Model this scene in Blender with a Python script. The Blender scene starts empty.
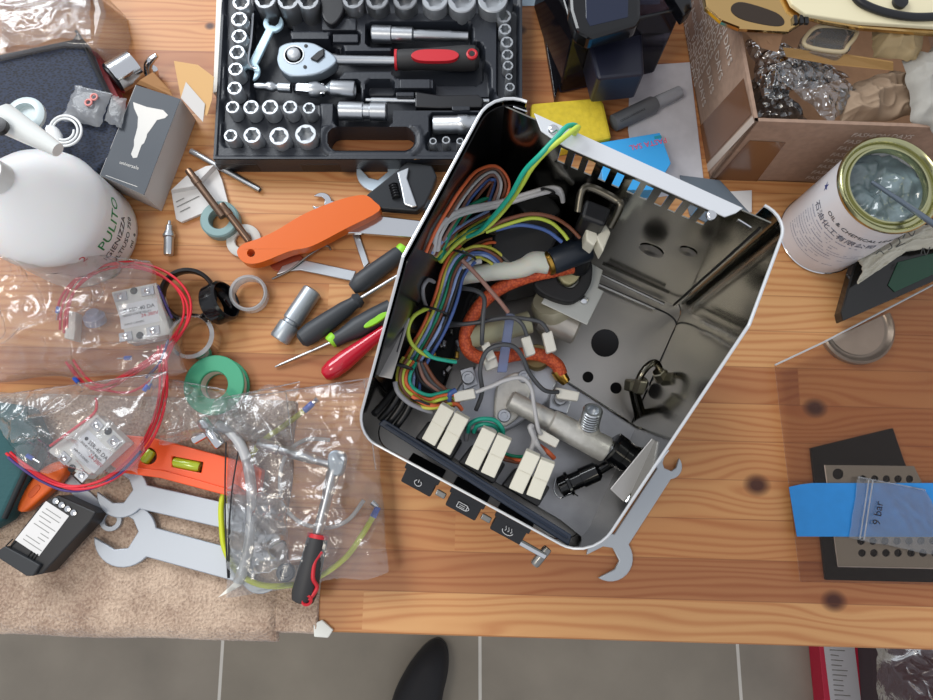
import bpy, bmesh, math, random
from mathutils import Vector, Matrix, noise
from mathutils.geometry import tessellate_polygon
PI = math.pi
random.seed(7)
SC = bpy.context.scene
COL = SC.collection
# ------------------------------------------------------------ camera, sky, lamps, exposure
FPX, TH, HC = 700.0, math.radians(11.3), 0.87
CT, ST = math.cos(TH), math.sin(TH)
cam = bpy.data.objects.new('camera', bpy.data.cameras.new('camera'))
COL.objects.link(cam)
cam.location = (0, 0, HC)
cam.rotation_euler = (TH, 0, 0)
cam.data.sensor_width = 36
cam.data.lens = 36 * FPX / 933
cam.data.clip_start = 0.01
SC.camera = cam
W = bpy.data.worlds.new('room_light'); SC.world = W; W.use_nodes = True
bg = W.node_tree.nodes['Background']
bg.inputs[0].default_value = (0.90, 0.93, 1.0, 1); bg.inputs[1].default_value = 0.62
def area(name, loc, target, size, sy, power, col):
    l = bpy.data.lights.new(name, 'AREA'); l.shape = 'RECTANGLE'; l.size = size; l.size_y = sy
    l.energy = power; l.color = col
    o = bpy.data.objects.new(name, l); COL.objects.link(o); o.location = loc
    o.rotation_euler = (Vector(target) - Vector(loc)).to_track_quat('-Z', 'Y').to_euler()
    return o
area('window_light', (-1.5, 1.7, 1.7), (-0.1, 0.1, 0), 1.5, 1.1, 44, (0.93, 0.97, 1.0))
area('ceiling_lamp', (-0.9, -0.3, 2.0), (-0.2, 0.1, 0), 0.5, 0.5, 9, (1.0, 0.92, 0.80))
SC.view_settings.view_transform = 'Standard'
SC.view_settings.look = 'None'
SC.view_settings.exposure = 0.22
SC.view_settings.gamma = 1.0
SC.view_settings.use_curve_mapping = False

# ------------------------------------------------------------ helpers
def P(u, v, z=0.0):
    """point of the place seen at (u, v) of the photograph, at height z above the table top"""
    dx = (u - 466.5) / FPX; dy = -(v - 350) / FPX
    t = (HC - z) / (CT - dy * ST)
    return Vector((dx * t, (dy * CT + ST) * t, z))
def RR(r, u, v, z=0.0):
    """real size of r pixels at that spot"""
    dy = -(v - 350) / FPX
    return r / FPX * (HC - z) / (CT - dy * ST)
def PW(u, v, p0, n):
    """where the line of sight meets a plane"""
    o = Vector((0, 0, HC)); d = P(u, v, 0) - o
    return o + d * ((Vector(p0) - o).dot(n) / d.dot(n))
def lin(c):
    if isinstance(c, str):
        c = [int(c[i:i + 2], 16) / 255 for i in (0, 2, 4)]
    return tuple(x / 12.92 if x <= 0.04045 else ((x + 0.055) / 1.055) ** 2.4 for x in c[:3]) + (1,)
def setin(b, name, v):
    if name in b.inputs: b.inputs[name].default_value = v
MATS = {}
def mat(name, col='808080', rough=0.5, metal=0.0, bump=0.0, scale=60.0, var=0.0, spec=None, coat=0, stretch=None, sheen=0, aniso=0):
    if name in MATS: return MATS[name]
    m = bpy.data.materials.new(name); m.use_nodes = True
    nt = m.node_tree; b = nt.nodes['Principled BSDF']
    c = lin(col); b.inputs['Base Color'].default_value = c
    b.inputs['Roughness'].default_value = rough; b.inputs['Metallic'].default_value = metal
    if spec is not None: setin(b, 'Specular IOR Level', spec)
    if coat: setin(b, 'Coat Weight', coat)
    if sheen: setin(b, 'Sheen Weight', sheen)
    tc = nt.nodes.new('ShaderNodeTexCoord'); mp = nt.nodes.new('ShaderNodeMapping')
    nt.links.new(tc.outputs['Object'], mp.inputs[0])
    if stretch: mp.inputs['Scale'].default_value = stretch
    n = nt.nodes.new('ShaderNodeTexNoise'); n.inputs['Scale'].default_value = scale; n.inputs['Detail'].default_value = 5
    nt.links.new(mp.outputs[0], n.inputs['Vector'])
    if bump:
        bp = nt.nodes.new('ShaderNodeBump'); bp.inputs['Strength'].default_value = bump; bp.inputs['Distance'].default_value = 0.002
        nt.links.new(n.outputs['Fac'], bp.inputs['Height']); nt.links.new(bp.outputs[0], b.inputs['Normal'])
    if var:
        r = nt.nodes.new('ShaderNodeValToRGB')
        r.color_ramp.elements[0].position = 0.3; r.color_ramp.elements[1].position = 0.7
        r.color_ramp.elements[0].color = tuple(x * (1 - var) for x in c[:3]) + (1,)
        r.color_ramp.elements[1].color = tuple(min(1, x * (1 + var)) for x in c[:3]) + (1,)
        nt.links.new(n.outputs['Fac'], r.inputs[0]); nt.links.new(r.outputs[0], b.inputs['Base Color'])
    MATS[name] = m
    return m
def clear(name, *a, voro=False, **k):
    new = name not in MATS; m = _clear(name, *a, **k)
    if voro and new:
        nt = m.node_tree; v = nt.nodes.new('ShaderNodeTexVoronoi'); v.inputs['Scale'].default_value = voro
        bp = [n for n in nt.nodes if n.type == 'BUMP'][0]; tc = nt.nodes.new('ShaderNodeTexCoord')
        nt.links.new(tc.outputs['Object'], v.inputs['Vector']); nt.links.new(v.outputs['Distance'], bp.inputs['Height'])
    return m
def _clear(name, tint='ffffff', rough=0.08, bump=0.0, scale=30.0, gloss=1.0, ior=1.45, haze=0.0, hazecol='ffffff', dist=0.01):
    """thin clear film: transparent, with fresnel gloss and a little milky scatter"""
    if name in MATS: return MATS[name]
    m = bpy.data.materials.new(name); m.use_nodes = True
    nt = m.node_tree; N = nt.nodes; L = nt.links
    N.remove(N['Principled BSDF']); out = N['Material Output']
    tr = N.new('ShaderNodeBsdfTransparent'); tr.inputs[0].default_value = lin(tint)
    gl = N.new('ShaderNodeBsdfGlossy'); gl.inputs['Roughness'].default_value = rough
    fr = N.new('ShaderNodeFresnel'); fr.inputs[0].default_value = ior
    mx = N.new('ShaderNodeMixShader'); ml = N.new('ShaderNodeMath'); ml.operation = 'MULTIPLY'; ml.inputs[1].default_value = gloss; ml.use_clamp = True
    L.new(fr.outputs[0], ml.inputs[0]); L.new(ml.outputs[0], mx.inputs[0])
    df = N.new('ShaderNodeBsdfDiffuse'); df.inputs[0].default_value = lin(hazecol)
    tl = N.new('ShaderNodeBsdfTranslucent'); tl.inputs[0].default_value = lin(hazecol)
    ad = N.new('ShaderNodeMixShader'); ad.inputs[0].default_value = 0.4
    L.new(df.outputs[0], ad.inputs[1]); L.new(tl.outputs[0], ad.inputs[2])
    hz = N.new('ShaderNodeMixShader'); hz.inputs[0].default_value = haze
    L.new(tr.outputs[0], hz.inputs[1]); L.new(ad.outputs[0], hz.inputs[2])
    L.new(hz.outputs[0], mx.inputs[1]); L.new(gl.outputs[0], mx.inputs[2]); L.new(mx.outputs[0], out.inputs[0])
    if bump:
        tc = N.new('ShaderNodeTexCoord'); n = N.new('ShaderNodeTexNoise'); n.inputs['Scale'].default_value = scale; n.inputs['Detail'].default_value = 4
        n.inputs['Distortion'].default_value = 1.0
        bp = N.new('ShaderNodeBump'); bp.inputs['Strength'].default_value = bump; bp.inputs['Distance'].default_value = dist
        L.new(tc.outputs['Object'], n.inputs['Vector']); L.new(n.outputs['Fac'], bp.inputs['Height'])
        for q in (gl, fr): L.new(bp.outputs[0], q.inputs['Normal'])
    MATS[name] = m
    return m

def crom(pts, n=6, closed=False):
    """smooth curve through the points"""
    pts = [Vector(p) for p in pts]; out = []; k = len(pts)
    if k < 3 and not closed: return pts
    rng = range(k) if closed else range(k - 1)
    for i in rng:
        if closed: a, b, c, d = pts[i - 1], pts[i], pts[(i + 1) % k], pts[(i + 2) % k]
        else: a, b, c, d = pts[max(i - 1, 0)], pts[i], pts[i + 1], pts[min(i + 2, k - 1)]
        for j in range(n):
            t = j / n; t2 = t * t; t3 = t2 * t
            out.append(0.5 * ((2 * b) + (c - a) * t + (2 * a - 5 * b + 4 * c - d) * t2 + (3 * b - a - 3 * c + d) * t3))
    if not closed: out.append(pts[-1])
    return out
class MB:
    def __init__(s): s.v = []; s.f = []
    def add(s, vs, fs, M=None):
        o = len(s.v)
        s.v += [tuple(M @ Vector(q)) if M else tuple(q) for q in vs]
        s.f += [tuple(o + i for i in q) for q in fs]
        return s
    def box(s, size, M=None, c=(0, 0, 0)):
        x, y, z = size[0] / 2, size[1] / 2, size[2] / 2
        vs = [(c[0] + i * x, c[1] + j * y, c[2] + k * z) for i in (-1, 1) for j in (-1, 1) for k in (-1, 1)]
        return s.add(vs, [(0, 1, 3, 2), (4, 6, 7, 5), (0, 4, 5, 1), (2, 3, 7, 6), (0, 2, 6, 4), (1, 5, 7, 3)], M)
    def prism(s, pts, z0, z1, holes=(), M=None):
        """outline in x, y (Vectors or tuples), optional holes, from z0 to z1"""
        loops = [[Vector((p[0], p[1], 0)) for p in pts]] + [[Vector((p[0], p[1], 0)) for p in h] for h in holes]
        a = sum(loops[0][i - 1].x * loops[0][i].y - loops[0][i].x * loops[0][i - 1].y for i in range(len(loops[0])))
        if a < 0: loops[0].reverse()
        for h in loops[1:]:
            a = sum(h[i - 1].x * h[i].y - h[i].x * h[i - 1].y for i in range(len(h)))
            if a > 0: h.reverse()
        flat = [p for l in loops for p in l]; n = len(flat)
        vs = [(p.x, p.y, z0) for p in flat] + [(p.x, p.y, z1) for p in flat]; fs = []
        if len(loops) == 1:
            fs += [tuple(range(n, 2 * n)), tuple(range(n - 1, -1, -1))]
        else:
            for t in tessellate_polygon(loops):
                t = tuple(t); A, B, C = (flat[i] for i in t)
                if (B - A).cross(C - A).z < 0: t = t[::-1]
                fs += [tuple(i + n for i in t), t[::-1]]
        o = 0
        for l in loops:
            k = len(l)
            for i in range(k):
                j = (i + 1) % k; fs.append((o + i, o + j, o + j + n, o + i + n))
            o += k
        return s.add(vs, fs, M)
    def hull3(s, top, bot):
        """solid between two outlines with equal counts"""
        n = len(top)
        fs = [tuple(range(n)), tuple(range(2 * n - 1, n - 1, -1))] + [(i + n, (i + 1) % n + n, (i + 1) % n, i) for i in range(n)]
        return s.add(list(top) + list(bot), fs)
    def tube(s, pts, r, n=8, closed=False, cap=True, flat=1.0, up=None):
        pts = [Vector(p) for p in pts]; k = len(pts)
        rs = r if isinstance(r, (list, tuple)) else [r] * k
        if len(rs) != k: rs = [rs[min(int(i / (k - 1) * (len(rs) - 1)), len(rs) - 2)] * (1 - (i / (k - 1) * (len(rs) - 1)) % 1 if i < k - 1 else 0) + rs[min(int(i / (k - 1) * (len(rs) - 1)), len(rs) - 2) + 1] * ((i / (k - 1) * (len(rs) - 1)) % 1 if i < k - 1 else 1) for i in range(k)]
        vs = []; fs = []; nrm = None
        for i in range(k):
            if closed: t = pts[(i + 1) % k] - pts[i - 1]
            else: t = pts[min(i + 1, k - 1)] - pts[max(i - 1, 0)]
            t = t.normalized() if t.length > 1e-9 else Vector((0, 0, 1))
            if nrm is None:
                a = Vector(up) if up else (Vector((0, 0, 1)) if abs(t.z) < 0.9 else Vector((1, 0, 0)))
                nrm = (a - t * a.dot(t)).normalized()
            else:
                nrm = nrm - t * nrm.dot(t)
                nrm = nrm.normalized() if nrm.length > 1e-9 else t.orthogonal().normalized()
            b = t.cross(nrm)
            for j in range(n):
                A = 2 * PI * j / n
                vs.append(pts[i] + (nrm * math.cos(A) * flat + b * math.sin(A)) * rs[i])
        for i in range(k if closed else k - 1):
            q = (i + 1) % k
            for j in range(n):
                l = (j + 1) % n; fs.append((i * n + j, i * n + l, q * n + l, q * n + j))
        if cap and not closed: fs += [tuple(range(n - 1, -1, -1)), tuple(range((k - 1) * n, k * n))]
        return s.add(vs, fs)
    def lathe(s, prof, M=None, n=32, closed=False):
        k = len(prof); vs = []; fs = []
        for (r, z) in prof:
            for j in range(n):
                A = 2 * PI * j / n; vs.append((r * math.cos(A), r * math.sin(A), z))
        for i in range(k if closed else k - 1):
            q = (i + 1) % k
            for j in range(n):
                l = (j + 1) % n; fs.append((i * n + j, i * n + l, q * n + l, q * n + j))
        if not closed: fs += [tuple(range(n - 1, -1, -1)), tuple(range((k - 1) * n, k * n))]
        return s.add(vs, fs, M)
    def grid(s, fn, nu, nv, skip=None):
        vs = [fn(i / nu, j / nv) for j in range(nv + 1) for i in range(nu + 1)]; fs = []
        for j in range(nv):
            for i in range(nu):
                if skip and skip((i + .5) / nu, (j + .5) / nv): continue
                a = j * (nu + 1) + i; fs.append((a, a + nu + 1, a + nu + 2, a + 1))
        return s.add(vs, fs)
    def text(s, body, size, M, ext=0.0001, bend=None, align='LEFT', squash=1.0):
        cu = bpy.data.curves.new('lettering', 'FONT'); cu.body = body; cu.size = size; cu.extrude = ext; cu.align_x = align
        cu.resolution_u = 2
        o = bpy.data.objects.new('lettering', cu); COL.objects.link(o)
        dg = bpy.context.evaluated_depsgraph_get(); me = bpy.data.meshes.new_from_object(o.evaluated_get(dg))
        vs = [Vector((v.co.x * squash, v.co.y, v.co.z)) for v in me.vertices]
        if bend: vs = [bend(v) for v in vs]
        s.add(vs, [tuple(p.vertices) for p in me.polygons], M)
        bpy.data.objects.remove(o); bpy.data.curves.remove(cu); bpy.data.meshes.remove(me)
        return s
    def build(s, name, m, parent=None, smooth=False, bevel=0, seg=2, sub=0, solid=0, fix=True, ang=50):
        me = bpy.data.meshes.new(name)
        org = Vector((0, 0, 0))
        if parent is None and s.v:
            xs = [v[0] for v in s.v]; ys = [v[1] for v in s.v]; zs = [v[2] for v in s.v]
            org = Vector(((min(xs) + max(xs)) / 2, (min(ys) + max(ys)) / 2, min(zs)))
        elif parent is not None: org = Vector(parent['_o'])
        me.from_pydata([tuple(Vector(v) - org) for v in s.v], [], s.f); me.update()
        if fix:
            bm = bmesh.new(); bm.from_mesh(me); bmesh.ops.recalc_face_normals(bm, faces=bm.faces); bm.to_mesh(me); bm.free()
        me.materials.append(m)
        o = bpy.data.objects.new(name, me); COL.objects.link(o)
        if parent is not None: o.parent = parent; o['_o'] = tuple(org)
        else: o.location = org; o['_o'] = tuple(org)
        if smooth:
            me.shade_smooth()
            if ang: me.set_sharp_from_angle(angle=math.radians(ang))
        if solid:
            q = o.modifiers.new('solid', 'SOLIDIFY'); q.thickness = solid; q.offset = 0
        if bevel:
            q = o.modifiers.new('bevel', 'BEVEL'); q.width = bevel; q.segments = seg; q.limit_method = 'ANGLE'; q.angle_limit = math.radians(40)
        if sub:
            q = o.modifiers.new('sub', 'SUBSURF'); q.levels = sub; q.render_levels = sub
        return o
def tag(o, label, cat, group=None, kind=None):
    if label: o['label'] = label
    if cat: o['category'] = cat
    if group: o['group'] = group
    if kind: o['kind'] = kind
    return o
def thing(name, label, cat, loc, group=None):
    o = bpy.data.objects.new(name, None); COL.objects.link(o); o.location = loc; o.empty_display_size = 0.01
    o['_o'] = tuple(loc)
    return tag(o, label, cat, group)
def frame(a, b, up=(0, 0, 1)):
    """matrix at a, x axis towards b, z axis near up"""
    a = Vector(a); x = (Vector(b) - a).normalized(); z = Vector(up); z = (z - x * z.dot(x)).normalized(); y = z.cross(x)
    return Matrix.Translation(a) @ Matrix((x, y, z)).transposed().to_4x4()
def axis(a, b):
    """matrix at a with z axis towards b"""
    a = Vector(a); z = (Vector(b) - a).normalized(); x = z.orthogonal().normalized(); y = z.cross(x)
    return Matrix.Translation(a) @ Matrix((x, y, z)).transposed().to_4x4()
def px(pts, z): return [P(u, v, z) for u, v in pts]
def circ(c, r, n=24, a0=0, rx=None):
    return [(c[0] + r * math.cos(a0 + 2 * PI * i / n), c[1] + (rx or r) * math.sin(a0 + 2 * PI * i / n)) for i in range(n)]
def slab(name, pts, z1, z0, m, parent=None, holes=(), bevel=0.0006, curve=False, **k):
    """flat piece whose outline is seen at these spots"""
    w = px(pts, z1)
    if curve: w = crom(w, 5, True)
    return MB().prism(w, z0, z1, [[P(a, b, z1) for a, b in h] for h in holes]).build(name, m, parent, bevel=bevel, **k)
def wire(name, pts, r, m, parent=None, n=8, closed=False, smooth=7, **k):
    w = crom([P(*q) for q in pts], smooth, closed)
    return MB().tube(w, r, n, closed, **k).build(name, m, parent, smooth=True, ang=70)
def rod(name, a, b, prof, m, parent=None, n=24, sides=None):
    """turned piece from a to b; prof = [(t, r)] along it"""
    a, b = Vector(a), Vector(b); L = (b - a).length
    return MB().lathe([(r, t * L) for t, r in prof], axis(a, b), n).build(name, m, parent, smooth=n > 8, ang=35)
def open_head(R, sw, ang, w, n=12):
    """outline of an open spanner head centred at 0 whose shank leaves to -x"""
    j = PI - math.asin(min(.95, w / 2 / R)); d = math.asin(sw / 2 / R); out = []
    for i in range(n + 1):
        A = -j + (ang - d + j) * i / n; out.append((R * math.cos(A), R * math.sin(A)))
    ca, sa = math.cos(ang), math.sin(ang)
    for x, y in ((.05 * R, -sw / 2), (-.3 * R, -sw * .28), (-.3 * R, sw * .28), (.05 * R, sw / 2)):
        out.append((x * ca - y * sa, x * sa + y * ca))
    for i in range(n + 1):
        A = ang + d + (j - ang - d) * i / n; out.append((R * math.cos(A), R * math.sin(A)))
    return out
def spanner(a, b, Ra, Rb, w, t, m, label, ra=None, rb=None, enda='open', endb='open', anga=.25, angb=.25, w2=None, group=None, name='spanner', cat='wrench'):
    """open / ring spanner lying from a to b"""
    a, b = Vector(a), Vector(b); L = (b - a).length; w2 = w2 or w
    def head(R, kind, ang, ww):
        if kind == 'open': return open_head(R, R * 1.05, ang, ww)
        j = PI - math.asin(min(.95, ww / 2 / R)); return [(R * math.cos(-j + 2 * j * i / 20), R * math.sin(-j + 2 * j * i / 20)) for i in range(21)]
    hb = [(x + L, y) for x, y in head(Rb, endb, angb, w2)]
    ha = [(-x, -y) for x, y in head(Ra, enda, anga, w)]
    holes = []
    if endb == 'ring': holes.append(circ((L, 0), Rb * .58, 12))
    if enda == 'ring': holes.append(circ((0, 0), Ra * .58, 12))
    M = frame(a, b, (0, 0, 1))
    o = MB().prism(ha + hb, 0, t, holes, M).build(name, m, None, bevel=t * .22, smooth=True, ang=30)
    return tag(o, label, cat, group)

# ------------------------------------------------------------ materials
STEEL = mat('brushed_steel', '9c9a96', .24, 1, bump=.05, scale=90, stretch=(1, 1, 12))
STEELD = mat('dull_steel', '8d8c89', .34, 1, bump=.08, scale=120)
CHROME = mat('chrome', 'd8dadd', .13, 1)
SATIN = mat('satin_chrome', 'c3c7cb', .32, 1, bump=.04, scale=200)
ZINC = mat('zinc_plate', 'b9bcc2', .35, .9, var=.1, scale=40)
ALU = mat('cast_aluminium', 'd8d6cf', .4, .45, bump=.25, scale=160, var=.08)
BLACKP = mat('black_plastic', '15161a', .42)
BLACKG = mat('glossy_black_plastic', '0c0d10', .12)
NAVYP = mat('blue_black_plastic', '273040', .4)
CASEP = mat('moulded_case_plastic', '23272f', .42, bump=.1, scale=250)
DARKR = mat('dark_rubber', '222326', .7)
WHITEP = mat('white_plastic', 'e8e5da', .4)
CERAM = mat('cream_terminal_plastic', 'e0dccb', .45)
REDP = mat('red_rubber', 'c4202c', .42)
GREYP = mat('grey_plastic', '8a8c90', .45)
LIME = mat('lime_green_rubber', '8ed02a', .45)
ORANGE = mat('orange_vinyl', 'd8620f', .35, bump=.03, scale=60)
INK = mat('dark_ink', '33343a', .7)
REDINK = mat('red_ink', 'c8303c', .7)
PAPER = mat('white_paper', 'dcdad8', .8, var=.03, scale=30)
CARD = mat('brown_cardboard', '9a7658', .8, bump=.1, scale=80, var=.08)
BRASS = mat('brass', 'c49a4a', .3, 1)
GOLD = mat('gold_chrome', 'd0ac72', .1, 1, bump=.1, scale=18)
# ------------------------------------------------------------ the setting
def wood(org):
    m = bpy.data.materials.new('glued_pine_staves'); m.use_nodes = True
    nt = m.node_tree; N = nt.nodes; L = nt.links; b = N['Principled BSDF']
    def nd(t, **k):
        q = N.new(t)
        for a, c in k.items(): setattr(q, a, c)
        return q
    def mth(op, a, c=None, cl=False):
        q = nd('ShaderNodeMath', operation=op, use_clamp=cl)
        for i, x in enumerate((a, c)):
            if x is None: continue
            if isinstance(x, (int, float)): q.inputs[i].default_value = x
            else: L.new(x, q.inputs[i])
        return q.outputs[0]
    tc = nd('ShaderNodeTexCoord'); sp = nd('ShaderNodeSeparateXYZ'); mpp = nd('ShaderNodeMapping'); L.new(tc.outputs['Object'], mpp.inputs[0]); L.new(mpp.outputs[0], sp.inputs[0])
    rz = math.radians(-1.6); mpp.inputs['Rotation'].default_value = (0, 0, -rz); mpp.inputs['Location'].default_value = Matrix.Rotation(-rz, 3, 'Z') @ Vector(org)
    def KP(u, v):
        q = Matrix.Rotation(-rz, 3, 'Z') @ P(u, v); return (q.x, q.y)
    X, Y = sp.outputs[0], sp.outputs[1]
    row = mth('FLOOR', mth('DIVIDE', mth('ADD', Y, 1.013), .047))
    wn = nd('ShaderNodeTexWhiteNoise', noise_dimensions='1D'); L.new(row, wn.inputs['W'])
    seg = mth('FLOOR', mth('DIVIDE', mth('ADD', X, mth('MULTIPLY', wn.outputs['Value'], 5.0)), 1.25))
    wid = mth('ADD', mth('MULTIPLY', row, 7.31), mth('MULTIPLY', seg, 3.17))
    w2 = nd('ShaderNodeTexWhiteNoise', noise_dimensions='1D'); L.new(wid, w2.inputs['W'])
    tone = w2.outputs['Value']
    # knots bend the grain
    knots = [(*KP(757, 485), .017), (*KP(834, 601), .016), (*KP(210, 26), .008),
             (*KP(352, 168), .016), (*KP(520, 30), .010), (*KP(815, 408), .016)]
    push = None; dark = None
    for kx, ky, kr in knots:
        dx = mth('SUBTRACT', X, kx); dy = mth('SUBTRACT', Y, ky)
        e = mth('ADD', mth('MULTIPLY', mth('MULTIPLY', dx, dx), .30 / kr / kr), mth('MULTIPLY', mth('MULTIPLY', dy, dy), 1 / kr / kr))
        g = mth('DIVIDE', 1.0, mth('ADD', 1.0, mth('MULTIPLY', e, mth('MULTIPLY', e, .25))))
        pq = mth('MULTIPLY', g, mth('MULTIPLY', dy, -.75))
        push = pq if push is None else mth('ADD', push, pq)
        e2 = mth('ADD', mth('MULTIPLY', mth('MULTIPLY', dx, dx), .75 / kr / kr), mth('MULTIPLY', mth('MULTIPLY', dy, dy), 1.15 / kr / kr))
        d = mth('SUBTRACT', 1.0, mth('SMOOTH_MIN', mth('MULTIPLY', e2, 1.3), 1.0), True) if False else mth('SUBTRACT', 1.15, mth('MULTIPLY', e2, 1.3), True)
        dark = d if dark is None else mth('MAXIMUM', dark, d)
    cb = nd('ShaderNodeCombineXYZ')
    L.new(mth('ADD', mth('MULTIPLY', X, 1.6), mth('MULTIPLY', tone, 23)), cb.inputs[0]); L.new(mth('MULTIPLY', Y, 9.0), cb.inputs[1]); L.new(wid, cb.inputs[2])
    n1 = nd('ShaderNodeTexNoise'); n1.inputs['Scale'].default_value = 1.5; n1.inputs['Detail'].default_value = 2; L.new(cb.outputs[0], n1.inputs['Vector'])
    yy = mth('ADD', mth('ADD', Y, push), mth('MULTIPLY', n1.outputs['Fac'], .085))
    fr = nd('ShaderNodeMath', operation='SINE'); L.new(mth('MULTIPLY', yy, 620), fr.inputs[0])
    g0 = mth('MULTIPLY', mth('ADD', fr.outputs[0], 1), .5)
    rings = mth('POWER', g0, 2.2)
    cb2 = nd('ShaderNodeCombineXYZ'); L.new(mth('MULTIPLY', X, 6.0), cb2.inputs[0]); L.new(mth('MULTIPLY', yy, 260.0), cb2.inputs[1]); L.new(tone, cb2.inputs[2])
    n2 = nd('ShaderNodeTexNoise'); n2.inputs['Scale'].default_value = 1.0; n2.inputs['Detail'].default_value = 5; L.new(cb2.outputs[0], n2.inputs['Vector'])
    cr = nd('ShaderNodeValToRGB'); e = cr.color_ramp.elements
    e[0].position = 0.0; e[0].color = lin('b87f50'); e[1].position = 1.0; e[1].color = lin('dcae78')
    q = e.new(.35); q.color = lin('c88f5a'); q = e.new(.12); q.color = lin('b0774c'); q = e.new(.7); q.color = lin('d29c64')
    L.new(mth('ADD', mth('MULTIPLY', tone, .8), mth('MULTIPLY', n1.outputs['Fac'], .25)), cr.inputs[0])
    mx = nd('ShaderNodeMix', data_type='RGBA', blend_type='MULTIPLY')
    mx.inputs['B'].default_value = lin('c07e50')
    L.new(mth('MULTIPLY', mth('ADD', mth('MULTIPLY', rings, .55), mth('MULTIPLY', n2.outputs['Fac'], .5)), .62, True), mx.inputs['Factor']); L.new(cr.outputs[0], mx.inputs['A'])
    m2 = nd('ShaderNodeMix', data_type='RGBA'); m2.inputs['B'].default_value = lin('401a10')
    L.new(mth('MULTIPLY', dark, .96), m2.inputs['Factor']); L.new(mx.outputs['Result'], m2.inputs['A'])
    fy = mth('FRACT', mth('DIVIDE', mth('ADD', Y, 1.013), .047))
    ln = mth('LESS_THAN', mth('ABSOLUTE', mth('SUBTRACT', fy, .5)), .485)
    m3 = nd('ShaderNodeMix', data_type='RGBA'); L.new(mth('MULTIPLY', mth('SUBTRACT', 1.0, ln), .35), m3.inputs['Factor']); m3.inputs['B'].default_value = lin('6b3c20')
    L.new(m2.outputs['Result'], m3.inputs['A']); L.new(m3.outputs['Result'], b.inputs['Base Color'])
    b.inputs['Roughness'].default_value = .42; setin(b, 'Specular IOR Level', .4)
    bp = nd('ShaderNodeBump'); bp.inputs['Strength'].default_value = .08; bp.inputs['Distance'].default_value = .001
    L.new(n2.outputs['Fac'], bp.inputs['Height']); L.new(bp.outputs[0], b.inputs['Normal'])
    return m
rz = math.radians(-1.6)
fe = P(320, 632, 0)                      # a point on the front edge
def tb(x, d, z=0):                        # along the front edge, back from it
    return (fe.x + x * math.cos(rz) + d * -math.sin(rz), fe.y + x * math.sin(rz) + d * math.cos(rz), z)
BT = [tb(-1.1, 0), tb(1.3, 0), tb(1.3, 1.3), tb(-1.1, 1.3)]
o = MB().prism(BT, -.028, 0).build('workbench', wood(((min(p[0] for p in BT) + max(p[0] for p in BT)) / 2, (min(p[1] for p in BT) + max(p[1] for p in BT)) / 2, 0)), None, bevel=.002)
tag(o, 'glued pine bench top with knots, under all the tools', 'table')
# floor tiles
fl = bpy.data.materials.new('grey_floor_tiles'); fl.use_nodes = True
nt = fl.node_tree; b = nt.nodes['Principled BSDF']; b.inputs['Roughness'].default_value = .45
tc = nt.nodes.new('ShaderNodeTexCoord'); br = nt.nodes.new('ShaderNodeTexBrick'); mp = nt.nodes.new('ShaderNodeMapping')
g0 = P(480, 660, -.74); g1 = P(739, 670, -.74); tw = (g1 - g0).length
mp.inputs['Location'].default_value = (-g0.x, -g0.y + .35, 0)
nt.links.new(tc.outputs['Object'], mp.inputs[0]); nt.links.new(mp.outputs[0], br.inputs['Vector'])
br.offset = 0; br.inputs['Scale'].default_value = 1; br.inputs['Brick Width'].default_value = tw; br.inputs['Row Height'].default_value = tw
br.inputs['Mortar Size'].default_value = .0035; br.inputs['Mortar'].default_value = lin('d8d5cc')
br.inputs['Color1'].default_value = lin('8f877a'); br.inputs['Color2'].default_value = lin('88806f')
ns = nt.nodes.new('ShaderNodeTexNoise'); ns.inputs['Scale'].default_value = 7; ns.inputs['Detail'].default_value = 6
mx = nt.nodes.new('ShaderNodeMix'); mx.data_type = 'RGBA'; mx.blend_type = 'MULTIPLY'; mx.inputs['Factor'].default_value = .5
nt.links.new(tc.outputs['Object'], ns.inputs['Vector']); nt.links.new(br.outputs[0], mx.inputs['A']); nt.links.new(ns.outputs['Fac'], mx.inputs['B'])
gm = nt.nodes.new('ShaderNodeMix'); gm.data_type = 'RGBA'; gm.blend_type = 'ADD'; gm.inputs['Factor'].default_value = .25
nt.links.new(mx.outputs['Result'], gm.inputs['A']); nt.links.new(mx.outputs['Result'], gm.inputs['B']); nt.links.new(gm.outputs['Result'], b.inputs['Base Color'])
o = MB().prism([(-2.2, -2.2), (2.2, -2.2), (2.2, 2.2), (-2.2, 2.2)], -.76, -.74)
ob = o.build('floor', fl, None); ob['kind'] = 'structure'
# move texture origin: the floor's own origin is its centre bottom, which is the world's x, y origin

# ------------------------------------------------------------ towel on the bench
def nz(x, y, z=0): return noise.noise(Vector((x, y, z)))
TOWEL = bpy.data.materials.new('taupe_terry_cloth'); TOWEL.use_nodes = True
nt = TOWEL.node_tree; b = nt.nodes['Principled BSDF']; b.inputs['Roughness'].default_value = .95; setin(b, 'Sheen Weight', .4); setin(b, 'Specular IOR Level', .1)
tc = nt.nodes.new('ShaderNodeTexCoord'); n1 = nt.nodes.new('ShaderNodeTexNoise'); n1.inputs['Scale'].default_value = 330; n1.inputs['Detail'].default_value = 3
n2 = nt.nodes.new('ShaderNodeTexNoise'); n2.inputs['Scale'].default_value = 22; n2.inputs['Detail'].default_value = 4
for n in (n1, n2): nt.links.new(tc.outputs['Object'], n.inputs['Vector'])
ad = nt.nodes.new('ShaderNodeMath'); ad.operation = 'ADD'; nt.links.new(n1.outputs['Fac'], ad.inputs[0]); nt.links.new(n2.outputs['Fac'], ad.inputs[1])
cr = nt.nodes.new('ShaderNodeValToRGB'); cr.color_ramp.elements[0].position = .38; cr.color_ramp.elements[1].position = .62
cr.color_ramp.elements[0].color = lin('9c8270'); cr.color_ramp.elements[1].color = lin('d3baa3')
hf = nt.nodes.new('ShaderNodeMath'); hf.operation = 'MULTIPLY'; hf.inputs[1].default_value = .5
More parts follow.
